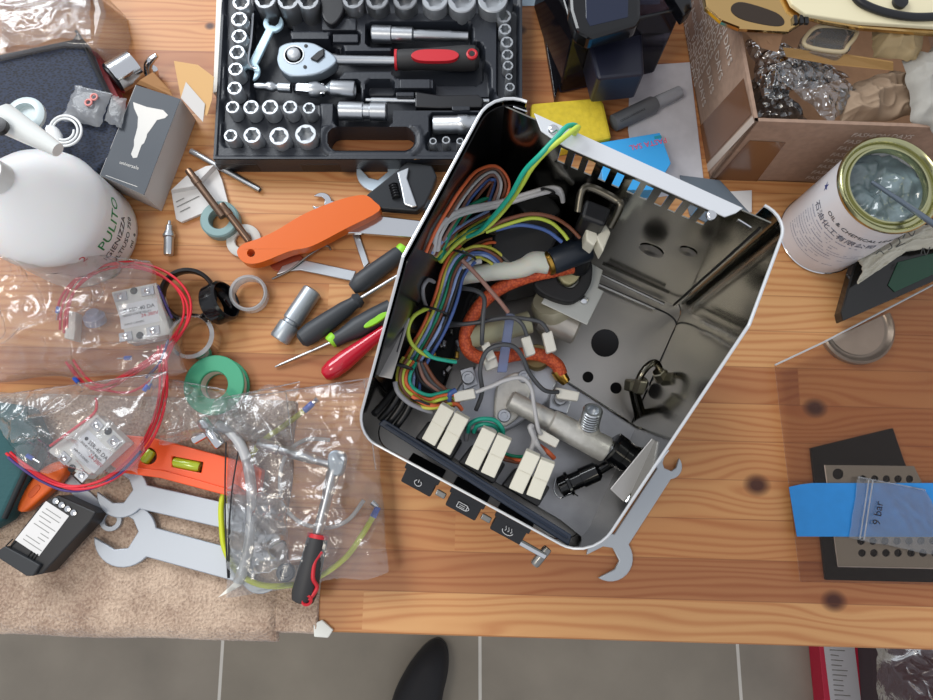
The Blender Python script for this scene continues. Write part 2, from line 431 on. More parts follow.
nt.links.new(ad.outputs[0], hf.inputs[0]); nt.links.new(hf.outputs[0], cr.inputs[0]); nt.links.new(cr.outputs[0], b.inputs['Base Color'])
bp = nt.nodes.new('ShaderNodeBump'); bp.inputs['Strength'].default_value = .9; bp.inputs['Distance'].default_value = .0035
nt.links.new(n1.outputs['Fac'], bp.inputs['Height']); nt.links.new(bp.outputs[0], b.inputs['Normal'])
TZ = .011                                 # thickness of the folded towel
def towel(x0, x1, u0, u1, dback, hang, name, label, zt, parent=None):
    nu, nv = 150, 110
    def fn(s, t):
        u = u0 + (u1 - u0) * s
        a = P(u, 632, 0); x = a.x - fe.x
        d = dback * (1 - t) - (.010 + .016 * (1 - s)) * t if t < 1 else 0
        d = dback + (-hang - dback) * t
        z = zt + .0035 * nz(x * 22, d * 22) + .0014 * nz(x * 90, d * 90) + .0008 * nz(x * 400, d * 400)
        z -= .010 * max(0, (t - .94) / .06) ** 2
        e = min(s, 1 - s) * 40
        if e < 1: z = zt - (zt * .95) * (1 - e) ** 2 + (z - zt) * e
        w = tb(x + .006 * nz(3, d * 14), d - hang * 0 + .004 * nz(x * 9, 2) * t, z)
        return w
    return MB().grid(fn, nu, nv)
t = thing('towel', 'beige taupe terry towel folded on the left front corner of the bench', 'towel', tb(-.25, .1, 0))
towel(0, 0, -120, 279, .27, .012, 'x', '', TZ).build('folded_cloth', TOWEL, t, smooth=True, solid=.0015, ang=0)
towel(0, 0, 276, 318, .075, .003, 'x', '', .006).build('hem_strip', TOWEL, t, smooth=True, solid=.001, ang=0)
# ------------------------------------------------------------ the opened espresso machine
BL, BR, FR, FL = P(494, 87, .37), P(790, 216, .37), P(592, 562, .225), P(355, 434, .225)
BLx, BRx, FRx, FLx = [Vector((p.x, p.y, 0)) for p in (BL, BR, FR, FL)]
KL, KR = P(402, 257, .385), P(750, 325, .385)
KLx, KRx = Vector((KL.x, KL.y, 0)), Vector((KR.x, KR.y, 0))
mac = thing('espresso_machine', 'opened stainless espresso machine body full of wires and hoses, standing on the bench', 'coffee machine', ((BLx + BRx + FRx + FLx) / 4))
def fillet(poly, rads, n=7):
    out = []
    for i, p in enumerate(poly):
        r = rads[i]; a = (poly[i - 1] - p).normalized(); b = (poly[(i + 1) % len(poly)] - p).normalized()
        if r <= 0: out.append(p.copy()); continue
        h = a.angle(b) / 2; d = r / math.tan(h); c = p + (a + b).normalized() * (r / math.sin(h))
        s = p + a * d - c; e = p + b * d - c
        for k in range(n + 1):
            t = k / n; q = (s * (1 - t) + e * t); out.append(c + q.normalized() * r)
    return out
zof = {}
plan = fillet([BLx, KLx, FLx, FRx, KRx, BRx], [.028, .14, .022, .030, .10, .020])
fdir = (FRx - FLx).normalized(); bn = Vector((-fdir.y, fdir.x, 0))         # from the front towards the back
def depth(p): return (p - FLx).dot(bn)
DK = (depth(KLx) + depth(KRx)) / 2; DB = depth(BLx)
def rimz(p):
    l = (BLx - FLx).cross(p - FLx)
    side = 'L' if (p - (BLx + FLx) / 2).length < (p - (BRx + FRx) / 2).length else 'R'
    d = depth(p); dk = depth(KLx) if side == 'L' else depth(KRx); db = depth(BLx) if side == 'L' else depth(BRx)
    if d < dk: 
        t = max(0, d) / dk; return .225 + .16 * t
    return .385 - .015 * min(1, (d - dk) / max(1e-3, db - dk))
def densify(pl, step=.012):
    out = []
    for i, p in enumerate(pl):
        q = pl[(i + 1) % len(pl)]; n = max(1, int((q - p).length / step))
        out += [p.lerp(q, k / n) for k in range(n)]
    return out
ring = densify(plan)
# the shell is open along the back between the two corners, where the slotted panel stands
bdir = (BRx - BLx).normalized(); bnr = Vector((bdir.y, -bdir.x, 0))        # into the machine
BW = (BRx - BLx).length
def along(p): return (p - BLx).dot(bdir)
def isback(p): return abs((p - BLx).dot(bnr)) < .004 and .034 < along(p) < BW - .03
start = next(i for i, p in enumerate(ring) if isback(p) and not isback(ring[(i + 1) % len(ring)]))
seq = []
for k in range(1, len(ring)):
    p = ring[(start + k) % len(ring)]
    if isback(p): break
    seq.append(p)
BODYIN = mat('polished_inner_steel', '96958d', .13, 1, bump=.04, scale=40)
def sheet(name, m, seq, t, zb, off=0, mat_=None):
    mb = MB(); vs = []; fs = []; n = len(seq); nr = []
    for i, p in enumerate(seq):
        d = (seq[min(i + 1, n - 1)] - seq[max(i - 1, 0)]).normalized(); nr.append(Vector((d.y, -d.x, 0)))
    cen = (BLx + BRx + FRx + FLx) / 4
    for i, p in enumerate(seq):
        q = nr[i] if nr[i].dot(cen - p) > 0 else -nr[i]
        z = rimz(p)
        for a, zz in ((p, zb), (p, z), (p + q * t, z), (p + q * t, zb)):
            vs.append((a.x, a.y, zz))
    for i in range(n - 1):
        for j in range(4):
            l = (j + 1) % 4; fs.append((i * 4 + j, i * 4 + l, i * 4 + 4 + l, i * 4 + 4 + j))
    fs += [(0, 1, 2, 3), (n * 4 - 1, n * 4 - 2, n * 4 - 3, n * 4 - 4)]
    return MB().add(vs, fs).build(name, m, mac, smooth=True, ang=60)
sheet('body_shell', BODYIN, seq, .0016, .004)
refl_ = [p + (((BLx + BRx + FRx + FLx) / 4) - p).normalized() * .0035 for p in seq if (p - BLx).dot(bdir) < .030 and depth(p) > .035]
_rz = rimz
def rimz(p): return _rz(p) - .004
sheet('dark_reflection_sheet', mat('dark_reflection_black', '08080a', .22, spec=.3), refl_, .001, .125)  # added sheet, its black imitates the dark reflection in the left steel wall
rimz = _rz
# bright ground edge along the rim
edge = []
cen = (BLx + BRx + FRx + FLx) / 4
for p in seq:
    q = (cen - p).normalized() * .0008; edge.append((p.x + q.x, p.y + q.y, rimz(p) + .0002))
MB().tube(edge, .0013, 6).build('rim_edge', mat('bright_cut_edge', 'e2e4e6', .3, .6), mac, smooth=True)
# slotted back panel
def bp(s, z, d=.009): q = BLx + bdir * s + bnr * d; return (q.x, q.y, z)
slots_px = [(563, 155), (577, 160.5), (590.5, 166), (605, 172), (619, 178), (634, 185.5), (647, 191.5), (662, 198), (676, 204), (690, 211), (705, 217)]
sx = [along(PW(u, v, BLx + bnr * .009, bnr)) for u, v in slots_px]
SW = .0064; zt, zb = .366, .118
sz = [PW(u, v, BLx + bnr * .009, bnr).z for u, v in slots_px]; z1 = sum(sz) / len(sz) + .010; z2 = z1 - .024; zt = max(zt, z1 + .004)
cuts = [.012]
for x in sx: cuts += [x - SW / 2, x + SW / 2]
cuts.append(BW - .010)
mb = MB()
for i in range(len(cuts) - 1):
    a, b = cuts[i], cuts[i + 1]
    rows = [(zb, z2), (z1, zt)] if i % 2 else [(zb, z2), (z2, z1), (z1, zt)]
    for za, zc in rows:
        mb.add([bp(a, za), bp(b, za), bp(b, zc), bp(a, zc)], [(0, 1, 2, 3)])
mb.build('slotted_back_panel', BODYIN, mac, solid=.0012)
# folded white-silver flange on the back panel
fl = px([(534, 113), (743, 208), (736, 213), (725, 217), (654, 185), (564, 146), (551, 138), (541, 131)], .368)
MB().prism(fl, .3665, .3682).build('back_flange', mat('white_silver_flange', 'd9dce0', .35, .35), mac, bevel=.0004)
for u, v in ((553, 130), (711, 216)):
    p = P(u, v, .3682)
    s = MB().lathe([(.0042, 0), (.0042, .0012), (.0028, .0026), (.0008, .003)], Matrix.Translation(p), 16).build('screw', CHROME, mac, smooth=True)
MB().box((.012, .0012, .004), frame(P(744, 224, .36), P(757, 232, .36))).build('corner_clip', CHROME, mac, bevel=.0004)
MB().box((.012, .0012, .004), frame(P(520, 110, .366), P(531, 114, .366))).build('corner_clip', CHROME, mac, bevel=.0004)
# floor of the body, with its holes
ins = [Vector((p.x, p.y, 0)) for p in fillet([p + (cen - p).normalized() * .003 for p in (BLx, KLx, FLx, FRx, KRx, BRx)], [.025, .1, .02, .028, .1, .018])]
FZ = .12
hol = [((605, 343), 14), ((588, 377), 5.6), ((616, 388), 5.8), ((641, 384), 8)]
MB().prism(ins, FZ - .0015, FZ, [[P(a, b, FZ) for a, b in circ(c, r, 24)] for c, r in hol]).build('base_plate', mat('base_plate_steel', 'bab6b2', .36, .9, bump=.05, scale=60), mac)
MB().prism(ins, .003, .0045).build('under_tray', BLACKP, mac)
for pts, z in (([(598, 273), (664, 304)], .131), ([(598, 284), (655, 309)], .126)):
    MB().tube(px(pts, z), .0018, 6).build('pressed_ridge', STEEL, mac, smooth=True)
MB().tube(px([(677, 331), (638, 424)], FZ), .0045, 6).build('corner_seam', DARKR, mac, smooth=True)
MB().tube([bp(BW - .013, .352, .0104), bp(BW - .013, .122, .0104)], .0009, 6).build('panel_seam', DARKR, mac, smooth=True)
slab('pressed_step', [(560, 378), (600, 355), (655, 312), (672, 322), (674, 332), (636, 420)], FZ + .0012, FZ, STEELD, mac, bevel=.0005) if False else None
MB().tube(crom(px([(655, 308), (668, 314), (676, 322), (677, 334)], FZ + .0005), 4), .0010, 6).build('step_edge', DARKR, mac, smooth=True)
# raised front chassis plate
slab('chassis_plate', [(566, 382), (650, 437), (622, 500), (606, 530), (585, 540), (560, 520), (440, 450), (452, 400), (500, 365)], .150, .1465, mat('grey_chassis_steel', 'a3a3a6', .36, .9, bump=.06, scale=80, var=.06), mac)
MB().tube(px([(567, 382), (650, 436)], .152), .0014, 6).build('chassis_edge', CHROME, mac)
# round embossing on the back wall and a pale patch ring
for (u, v), r, dk in (((651, 251), .012, 1), ((688, 252), .008, 0)):
    p = PW(u, v, BLx + bnr * .0104, bnr)
    MB().lathe([(r, 0), (r, .0003), (r * .35, .0006), (r * .3, .0002), (0.0004, .0002)], axis(p, p + bnr), 24).build('pressed_boss', STEELD, mac, smooth=True)
# inner tabs
slab('mounting_tab', [(396, 314), (410, 318), (392, 379), (378, 376)], .272, .2705, mat('tab_steel', 'aaa7a4', .4, .85), mac, bevel=.001)
slab('mounting_tab', [(652, 438), (668, 449), (624, 502), (610, 489)], .262, .2605, MATS['tab_steel'], mac, bevel=.001)
MB().tube(px([(668, 450), (626, 502)], .2615), .0012, 6).build('tab_fold', CHROME, mac)
wire('tab_slot', [(404, 328, .2725), (397, 352, .2725)], .0006, INK, mac, 6)
# front bar and switch terminals
top = px([(378, 424), (384, 419), (572, 535), (569, 546)], .215)
MB().prism(top, .195, .215).build('switch_bar', NAVYP, mac, bevel=.001)
MB().tube([q + Vector((0, 0, .001)) for q in px([(386, 425), (567, 538)], .2155)], .0012, 6).build('bar_rib', NAVYP, mac, smooth=True)
blocks = [((448.5, 406), (429, 441.5)), ((463, 414.5), (444, 451)), ((490, 429), (472, 466)), ((505, 436), (488, 474)), ((533.5, 452), (516, 490)), ((548, 460), (533.5, 496))]
for i, (a, b) in enumerate(blocks):
    A, B = P(*a, .238), P(*b, .222)
    M = frame(B, A, (fdir.x * .0, 0, 1)); L = (A - B).length; w = RR(15, *a, .23)
    mb = MB().box((L * .52, w, .007), M, (L * .26, 0, 0)).box((L * .48, w, .0085), M, (L * .76, 0, .0008))
    mb.build('spade_terminal_cover', CERAM, mac, bevel=.0008)
for a, b in ((blocks[0], blocks[1]), (blocks[2], blocks[3]), (blocks[4], blocks[5])):
    c = ((a[1][0] + b[1][0]) / 2, (a[1][1] + b[1][1]) / 2)
    q = px([(c[0] - 22, c[1] - 8), (c[0] - 8, c[1] - 26), (c[0] + 26, c[1] - 6), (c[0] + 14, c[1] + 14)], .212)
    MB().prism(q, .178, .210).build('switch_housing', BLACKP, mac, bevel=.002)
# three rocker buttons outside on the front panel
def button(u, v, icon):
    c = P(u, v, .178); y = (bn * .45 + Vector((0, 0, .9))).normalized(); n = fdir.cross(y).normalized()
    n = (-bn * .62 + Vector((0, 0, .78))).normalized(); y = n.cross(fdir)
    M = Matrix.Translation(c) @ Matrix((fdir, y, n)).transposed().to_4x4()
    b = MB().box((.033, .020, .012), M, (0, 0, -.007)).build('rocker_button', BLACKP, mac, bevel=.0016)
    MB().box((.037, .010, .016), M, (0, .013, -.008)).build('button_bezel', BLACKP, mac, bevel=.001)
    w = mat('white_print', 'd8d8d8', .5)
    mb = MB()
    if icon == 0:
        mb.tube([M @ Vector((.0036 * math.sin(a), .0036 * math.cos(a), .0001)) for a in [.6 + i * (2 * PI - 1.2) / 16 for i in range(17)]], .0004, 5)
        mb.tube([M @ Vector((0, y_, .0001)) for y_ in (.001, .0045)], .0004, 5)
    elif icon == 1:
        for yy in (-.003, .0035):
            mb.tube([M @ Vector((x, yy, .0001)) for x in (-.006, .004)], .0004, 5)
        for x in (-.006, .004): mb.tube([M @ Vector((x, yy, .0001)) for yy in (-.003, .0035)], .0004, 5)
        mb.tube([M @ Vector((.004 + .0022 * math.sin(a), .0022 * math.cos(a), .0001)) for a in [i * PI / 8 for i in range(9)]], .0004, 5)
        for yy in (-.0012, .001): mb.tube([M @ Vector((x, yy, .0001)) for x in (-.004, .002)], .0003, 5)
    else:
        mb.tube([M @ Vector((.0055 * math.cos(a), -.0005 + .0045 * math.sin(a), .0001)) for a in [-PI + i * PI / 10 for i in range(11)]], .0004, 5)
        for x in (-.003, 0, .003): mb.tube([M @ Vector((x + .0007 * math.sin(t * 5), -.001 + t * .0055, .0001)) for t in [i / 6 for i in range(7)]], .0003, 5)
    g = mb.build('printed_symbol', w, b); g.parent = b
for k, (u, v) in enumerate(((418, 483), (463, 507), (508, 531))): button(u, v, k)
for u, v in ((441, 494), (486, 518)):
    MB().box((.010, .006, .014), frame(P(u, v, .17), P(u + 9, v + 5, .17))).build('button_spacer', STEELD, mac, bevel=.001)
# tap lever at the front
rod('lever_rod', P(520, 542, .17), P(545, 556, .165), [(0, .0032), (1, .0032)], CHROME, mac)
rod('lever_bar', P(548, 548, .163), P(534, 565, .160), [(0, .004), (.1, .0048), (.9, .0048), (1, .004)], STEELD, mac)

# --- hydraulic parts
slab('boiler_top', [(470, 372), (494, 350), (530, 350), (560, 366), (552, 392), (540, 408), (500, 432), (462, 425), (452, 400)], .178, .152, mat('boiler_casting', 'b9bcc4', .42, .5, bump=.15, scale=90), mac, curve=True, bevel=.002)
slab('valve_flange', [(498, 383), (516, 372), (530, 378), (531, 392), (522, 412), (508, 425), (496, 424), (494, 408)], .186, .178, ALU, mac, curve=True, bevel=.002)
for u, v, m_ in ((504, 416, ZINC), (524, 377, ZINC), (560, 399, ZINC), (468, 378, ZINC)):
    p = P(u, v, .186); o_ = MB().lathe([(.0065, -.002), (.0065, .003), (.0058, .004), (.0036, .004), (.0032, .0015), (.0004, .0015)], Matrix.Translation(p), 18).build('bolt', m_, mac, smooth=True)
slab('fixing_bracket', [(460, 370), (473, 366), (478, 384), (464, 390)], .183, .180, ZINC, mac)
slab('fixing_bracket', [(551, 392), (572, 398), (567, 414), (549, 408)], .180, .176, ZINC, mac)
rod('valve_pipe', P(509, 399, .197), P(607, 450, .192), [(0, .007), (.02, .0095), (.42, .0100), (.44, .0118), (.98, .0128), (1, .0115)], ALU, mac, 28)
rod('pipe_boss', P(588, 437, .19), P(589, 422, .205), [(0, .0125), (.6, .0105), (1, .0098)], ALU, mac)
a, b = P(589, 426, .203), P(593, 410, .222); L = (b - a).length
prof = []
for i in range(7):
    t = i / 7; prof += [(t, .0078), (t + .04, .0094), (t + .10, .0094)]
rod('threaded_nipple', a, b, [(0, .008)] + prof + [(1, .0080), (1, .0060), (.7, .0056)], SATIN, mac)
rod('joint_collar', P(604, 447, .193), P(614, 452, .192), [(0, .0095), (1, .0095)], CHROME, mac)
rod('swivel_joint', P(611, 446, .195), P(630, 460, .19), [(0, .013), (.06, .0155), (.5, .0155), (.55, .0145), (.9, .0145), (1, .012)], BLACKG, mac)
rod('joint_stem', P(612, 462, .185), P(595, 473, .185), [(0, .005), (1, .0045)], BLACKG, mac)
rod('knob_shaft', P(600, 470, .185), P(559, 488, .178), [(0, .006), (.08, .0095), (.45, .0098), (.46, .0085), (.7, .0085), (.72, .012), (.78, .012), (.8, .0105), (.97, .010), (1, .008)], BLACKG, mac)
wire('washer_ring', [(556, 478, .185), (554, 490, .182), (560, 498, .18), (571, 493, .185), (578, 496, .18)], .0006, CHROME, mac, 6)
# boiler feed pipe on the right
wire('feed_tube', [(642, 434, .135), (645, 422, .145), (640, 405, .16), (637, 391, .175), (640, 377, .185), (648, 366, .188), (656, 363, .185), (661, 373, .175)], .0036, mat('dark_polished_steel', '6d6a60', .18, 1), mac, 10)
wire('feed_tube', [(634, 434, .125), (637, 418, .13), (634, 402, .14), (631, 388, .15)], .0032, MATS['dark_polished_steel'], mac, 10)
for a, b, r in (((638, 392, .176), (642, 379, .184), .0068), ((658, 371, .182), (663, 380, .174), .0068), ((630, 390, .150), (631, 380, .154), .007)):
    rod('pipe_nut', P(*a), P(*b), [(0, r * .9), (.1, r), (.9, r), (1, r * .9)], mat('nickel_nut', 'b0ab98', .3, 1), mac, 6)
rod('pipe_end', P(661, 374, .176), P(663, 380, .172), [(0, .008), (.8, .008), (1, .007), (1, .002), (.6, .0018)], MATS['nickel_nut'], mac)
# pump
slab('pump_bracket', [(589, 262), (603, 270), (598, 288), (604, 291), (587, 325), (541, 303), (552, 285)], .2045, .2025, mat('galvanised_plate', 'c4c6c2', .4, .5), mac)
rod('pump_coil', P(540, 314, .18), P(578, 330, .18), [(0, .014), (.05, .016), (.95, .016), (1, .014)], mat('pump_coil_shell', 'bdb7ae', .3, .4), mac)
MB().lathe([(.004, 0), (.004, .002), (.001, .003)], Matrix.Translation(P(584, 300, .206)), 12).build('screw', CHROME, mac, smooth=True)
rod('pump_body', P(556, 322, .165), P(552, 300, .195), [(0, .022), (.8, .022), (1, .019)], mat('pale_pump_casing', 'b5b09a', .4, .3), mac)
slab('rubber_mount', [(534, 281), (547, 270), (555, 272), (560, 283), (572, 287), (581, 277), (583, 258), (592, 262), (591, 283), (580, 298), (566, 302), (542, 293)], .216, .200, DARKR, mac, curve=True, bevel=.002)
slab('pump_housing', [(558, 270), (580, 262), (580, 276), (571, 284), (562, 281)], .2145, .18, mat('pale_yellow_nylon', 'b7b189', .5), mac, curve=True, bevel=.002)
rod('hose_elbow', P(551, 262, .243), P(589, 247, .243), [(0, .0115), (.04, .0125), (.9, .0130), (.97, .012), (1, .009)], mat('navy_rubber', '1c2430', .4), mac)
rod('elbow_drop', P(580, 250, .24), P(578, 268, .215), [(0, .011), (1, .010)], BLACKP, mac)
rod('hose_clamp', P(545.5, 264.5, .243), P(551, 262, .243), [(0, .0105), (.2, .012), (.8, .012), (1, .0105)], BRASS, mac)
SIL = mat('milky_silicone', 'dad7cc', .3, spec=.5); setin(SIL.node_tree.nodes['Principled BSDF'], 'Subsurface Weight', .3)
wire('silicone_hose', [(448, 283, .235), (462, 276, .238), (490, 272, .24), (520, 268, .243), (534, 262, .244), (548, 263, .243)], [.008, .0085, .0085, .0095, .0105, .0105], SIL, mac, 16)
HOSE = mat('orange_braided_sleeve', 'c9512a', .6)
nt = HOSE.node_tree; tc = nt.nodes.new('ShaderNodeTexCoord'); vo = nt.nodes.new('ShaderNodeTexVoronoi'); vo.inputs['Scale'].default_value = 420
r_ = nt.nodes.new('ShaderNodeValToRGB'); r_.color_ramp.elements[0].color = lin('e0683a'); r_.color_ramp.elements[1].color = lin('b8452a'); r_.color_ramp.elements[0].position = .3; r_.color_ramp.elements[1].position = .75
nt.links.new(tc.outputs['Object'], vo.inputs['Vector']); nt.links.new(vo.outputs['Distance'], r_.inputs[0]); nt.links.new(r_.outputs[0], nt.nodes['Principled BSDF'].inputs['Base Color'])
bpn = nt.nodes.new('ShaderNodeBump'); bpn.inputs['Strength'].default_value = .5; bpn.inputs['Distance'].default_value = .001; nt.links.new(vo.outputs['Distance'], bpn.inputs['Height']); nt.links.new(bpn.outputs[0], nt.nodes['Principled BSDF'].inputs['Normal'])
wire('braided_hose', [(572, 267, .225), (552, 271, .228), (530, 276, .226), (506, 285, .222), (488, 297, .218), (474, 314, .213), (466, 332, .208), (467, 348, .203), (478, 357, .20), (498, 358, .198), (520, 354, .195), (540, 355, .192), (556, 364, .188), (561, 374, .184)], .0066, HOSE, mac, 14)
rod('hose_fitting', P(556, 370, .185), P(566, 382, .18), [(0, .006), (.4, .007), (1, .005)], BRASS, mac)
rod('thermostat', P(537, 360, .178), P(537, 356, .19), [(0, .012), (.6, .012), (.62, .0135), (.8, .0135), (1, .012)], mat('thermostat_body', '8b7a55', .4, .7), mac)
MB().prism([P(a_, b_, .232) for a_, b_ in ((506, 313), (515, 314), (507, 372), (497, 372))], .228, .232).build('blue_tie_strip', clear('blue_translucent', 'b9c6f0', .2, haze=.45, hazecol='c0cdf0'), mac, bevel=.0008)
rod('overflow_tube', P(470, 338, .20), P(530, 322, .20), [(0, .011), (1, .011)], mat('cloudy_nylon', 'a9a88c', .4), mac)
# black boxes and transformer frame under the wiring at the back
slab('solenoid_block', [(494, 226), (540, 208), (562, 232), (545, 262), (512, 268), (490, 248)], .25, .13, BLACKP, mac, bevel=.003)
slab('solenoid_block', [(514, 202), (548, 191), (562, 210), (540, 230)], .245, .15, mat('matt_black', '0e0e10', .6), mac, bevel=.003)
slab('relay_block', [(548, 222), (588, 232), (584, 262), (556, 266)], .222, .14, MATS['matt_black'], mac, bevel=.003)
wire('transformer_frame', [(578, 212, .315), (582, 191, .322), (592, 188, .322), (616, 200, .322), (620, 207, .322), (611, 226, .305)], .0035, mat('dark_nickel', '6e695e', .35, 1), mac, 6)
slab('transformer_core', [(586, 198), (612, 208), (605, 226), (581, 217)], .306, .24, BLACKP, mac, bevel=.003)
for pts in ([(586, 222), (596, 219), (604, 228), (594, 246), (586, 240)], [(594, 232), (606, 224), (611, 232), (603, 252)]):
    slab('terminal_plug', pts, .285, .262, CERAM, mac, bevel=.0015)
# dark lower clutter under the left wires
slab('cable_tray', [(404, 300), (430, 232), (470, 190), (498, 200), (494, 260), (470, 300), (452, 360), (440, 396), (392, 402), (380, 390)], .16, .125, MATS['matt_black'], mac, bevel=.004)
for k in range(16):
    u, v = random.uniform(425, 470), random.uniform(330, 375)
    s = RR(random.uniform(4, 9), u, v, .17)
    MB().box((s, s * .6, .012), Matrix.Translation(P(u, v, .17)) @ Matrix.Rotation(random.uniform(0, 3), 4, 'Z')).build('metal_fitting', random.choice([STEELD, ZINC, BRASS]), mac, bevel=.0012)
# white spade connectors on the boiler
for pts, z in (([(481, 344), (489, 341), (496, 357), (487, 361)], .235), ([(521, 338), (530, 335), (536, 353), (526, 357)], .235), ([(542, 333), (552, 330), (557, 350), (547, 353)], .235),
               ([(453, 392), (474, 388), (476, 398), (455, 402)], .23), ([(556, 387), (580, 392), (578, 401), (557, 398)], .205), ([(540, 428), (560, 440), (556, 448), (537, 438)], .215), ([(483, 360), (496, 355), (499, 366), (486, 371)], .225)):
    slab('spade_connector', pts, z, z - .008, WHITEP, mac, bevel=.0012)
# --- wiring
def wm(n, c): return mat(n + '_insulation', c, .4)
CW = dict(br=wm('brown', '7a4a35'), bl=wm('blue', '45619f'), lb=wm('pale_blue', '93a9d8'), gy=wm('grey', '8d8d92'), dg=wm('dark_grey', '4c4e52'), bk=wm('black', '1a1a1c'), gr=wm('green', '128a68'), ye=wm('yellow', 'c9c64e'), og=wm('orange', 'd9673a'), lg=wm('light_grey', 'c4c3c4'), pk=wm('pinkish_brown', '9c7468'), rd=wm('red', 'b8322c'), tq=wm('turquoise', '20a58c'), yg=wm('yellow_green', 'bccf4c'))
HULL = [BLx, KLx, FLx, FRx, KRx, BRx]
def inside(p, m):
    q = Vector((p.x, p.y, 0)); ok = True
    for i, a in enumerate(HULL):
        b = HULL[(i + 1) % 6]; n = Vector((-(b - a).y, (b - a).x, 0)).normalized()
        if n.dot(cen - a) < 0: n = -n
        if (q - a).dot(n) < m + (.009 if i == 5 else 0): ok = False
    return ok
def inz(u, v, z, m=.006):
    """keeps a lead inside the walls: lifted until clear of them"""
    while z < .366 and not inside(P(u, v, z), m): z += .004
    return z
def cab(c, pts, r=.0015):
    zs = [inz(*q) if q[2] < .34 else q[2] for q in pts]
    zs = [max(zs[i], (zs[max(i - 1, 0)] + zs[min(i + 1, len(zs) - 1)]) / 2 - .004) if pts[i][2] < .34 else zs[i] for i in range(len(zs))]
    return wire('wire', [(q[0], q[1], z) for q, z in zip(pts, zs)], r, CW[c], mac, 7)
def spread(cols, path, gap, r=.0015, jit=1.5):
    for i, c in enumerate(cols):
        o_ = (i - (len(cols) - 1) / 2) * gap; pts = []
        for k, (u, v, z) in enumerate(path):
            a_ = path[max(k - 1, 0)]; b_ = path[min(k + 1, len(path) - 1)]; d = math.hypot(b_[0] - a_[0], b_[1] - a_[1]) or 1
            nx, ny = -(b_[1] - a_[1]) / d, (b_[0] - a_[0]) / d
            pts.append((u + nx * o_ + random.uniform(-jit, jit) * .4, v + ny * o_ + random.uniform(-jit, jit) * .4, z + random.uniform(-.004, .004)))
        cab(c, pts, r)
# the earth lead looped over the flange
cab('tq', [(462, 238, .27), (478, 232, .28), (492, 218, .30), (510, 196, .33), (524, 172, .355), (540, 155, .372), (556, 138, .378), (568, 126, .378), (577, 127, .372), (572, 136, .366)], .0021)
cab('yg', [(440, 262, .26), (452, 248, .265), (470, 234, .275), (486, 228, .285), (504, 210, .305), (520, 188, .335), (532, 168, .36), (546, 152, .373), (562, 139, .379), (578, 127, .379), (574, 134, .37)], .0021)
# grey pair to the top right
for o_ in (0, 3.5):
    cab('lg', [(434 + o_, 250, .25), (437 + o_, 232, .26), (450, 216 + o_, .27), (470, 208 + o_, .28), (500, 202 + o_, .285), (530, 193 + o_, .285), (550, 188 + o_, .285), (560, 190 + o_, .28), (563, 200 + o_ * .5, .27)], .0023)
# brown / multicoloured arch at the top left
spread(['og', 'br', 'lg', 'pk', 'bl', 'br'], [(434, 256, .24), (444, 234, .25), (456, 214, .265), (468, 195, .28), (482, 178, .29), (494, 174, .29), (500, 184, .285), (494, 205, .27)], 3.4, .0015, 2)
cab('gr', [(440, 258, .25), (450, 232, .262), (468, 208, .275), (488, 198, .275), (492, 202, .27)], .0019)
cab('gr', [(446, 256, .25), (456, 232, .26), (468, 215, .268), (486, 200, .27)], .0019)
for c, pts in (('br', [(488, 228, .28), (505, 220, .29), (530, 214, .29), (552, 217, .285), (568, 226, .275), (580, 238, .27)]), ('yg', [(486, 232, .28), (508, 224, .285), (532, 218, .285), (550, 222, .28), (562, 232, .272), (568, 240, .27)]), ('bl', [(496, 230, .278), (520, 225, .282), (545, 230, .275), (562, 242, .27)])): cab(c, pts, .0018)
# bundle at the left
spread(['bl', 'bk', 'lb', 'br', 'gr', 'lb', 'ye', 'og'][::1], [(468, 254, .262), (459, 262, .262), (452, 276, .26), (447, 294, .255), (441, 312, .25), (432, 332, .243), (421, 352, .232), (411, 372, .222), (408, 392, .215)], 3.1, .0016, 1.4)
spread(['ye', 'br', 'bl', 'lb', 'ye'], [(466, 256, .262), (476, 252, .26), (488, 254, .255), (498, 262, .245), (500, 274, .235)], 3.0, .0016, 2)
spread(['br', 'og', 'yg', 'gy'], [(462, 262, .25), (478, 250, .255), (494, 244, .25), (502, 254, .24), (503, 268, .225)], 4, .0016, 2)
cab('lg', [(462, 268, .262), (472, 263, .262), (481, 261, .26)], .0025)
spread(['lb', 'br', 'ye', 'gr', 'br', 'ye'], [(438, 258, .245), (448, 246, .25), (462, 234, .255), (480, 224, .258), (492, 218, .255)], 3.2, .0015, 2)
cab('pk', [(462, 260, .275), (476, 274, .27), (490, 290, .262), (502, 304, .256), (508, 312, .25)], .0021)
cab('gy', [(428, 310, .235), (424, 300, .24), (423, 288, .245), (428, 280, .25), (434, 282, .25)], .0018)
cab('dg', [(456, 288, .24), (474, 290, .25), (484, 298, .252), (483, 316, .25), (482, 336, .245), (482, 344, .235)], .0022)
cab('dg', [(444, 322, .22), (460, 324, .23), (480, 322, .236), (500, 318, .24), (518, 318, .24), (540, 322, .238), (548, 332, .235)], .0020)
cab('dg', [(444, 326, .22), (466, 324, .23), (490, 320, .236), (512, 318, .24), (522, 324, .24), (527, 336, .235)], .0020)
cab('dg', [(476, 410, .20), (482, 392, .22), (480, 370, .235), (486, 352, .245), (500, 345, .25), (514, 347, .248), (523, 358, .24), (530, 374, .23), (544, 390, .22), (558, 392, .205)], .0022)
cab('lg', [(476, 392, .23), (492, 386, .235), (506, 380, .238), (522, 378, .236), (531, 388, .23), (534, 406, .225), (538, 428, .22), (541, 434, .215)], .0021)
cab('lg', [(544, 454, .21), (538, 446, .216), (534, 436, .218), (532, 426, .215)], .0026)
cab('lg', [(530, 452, .21), (534, 440, .218), (530, 428, .222), (532, 426, .22)], .0026)
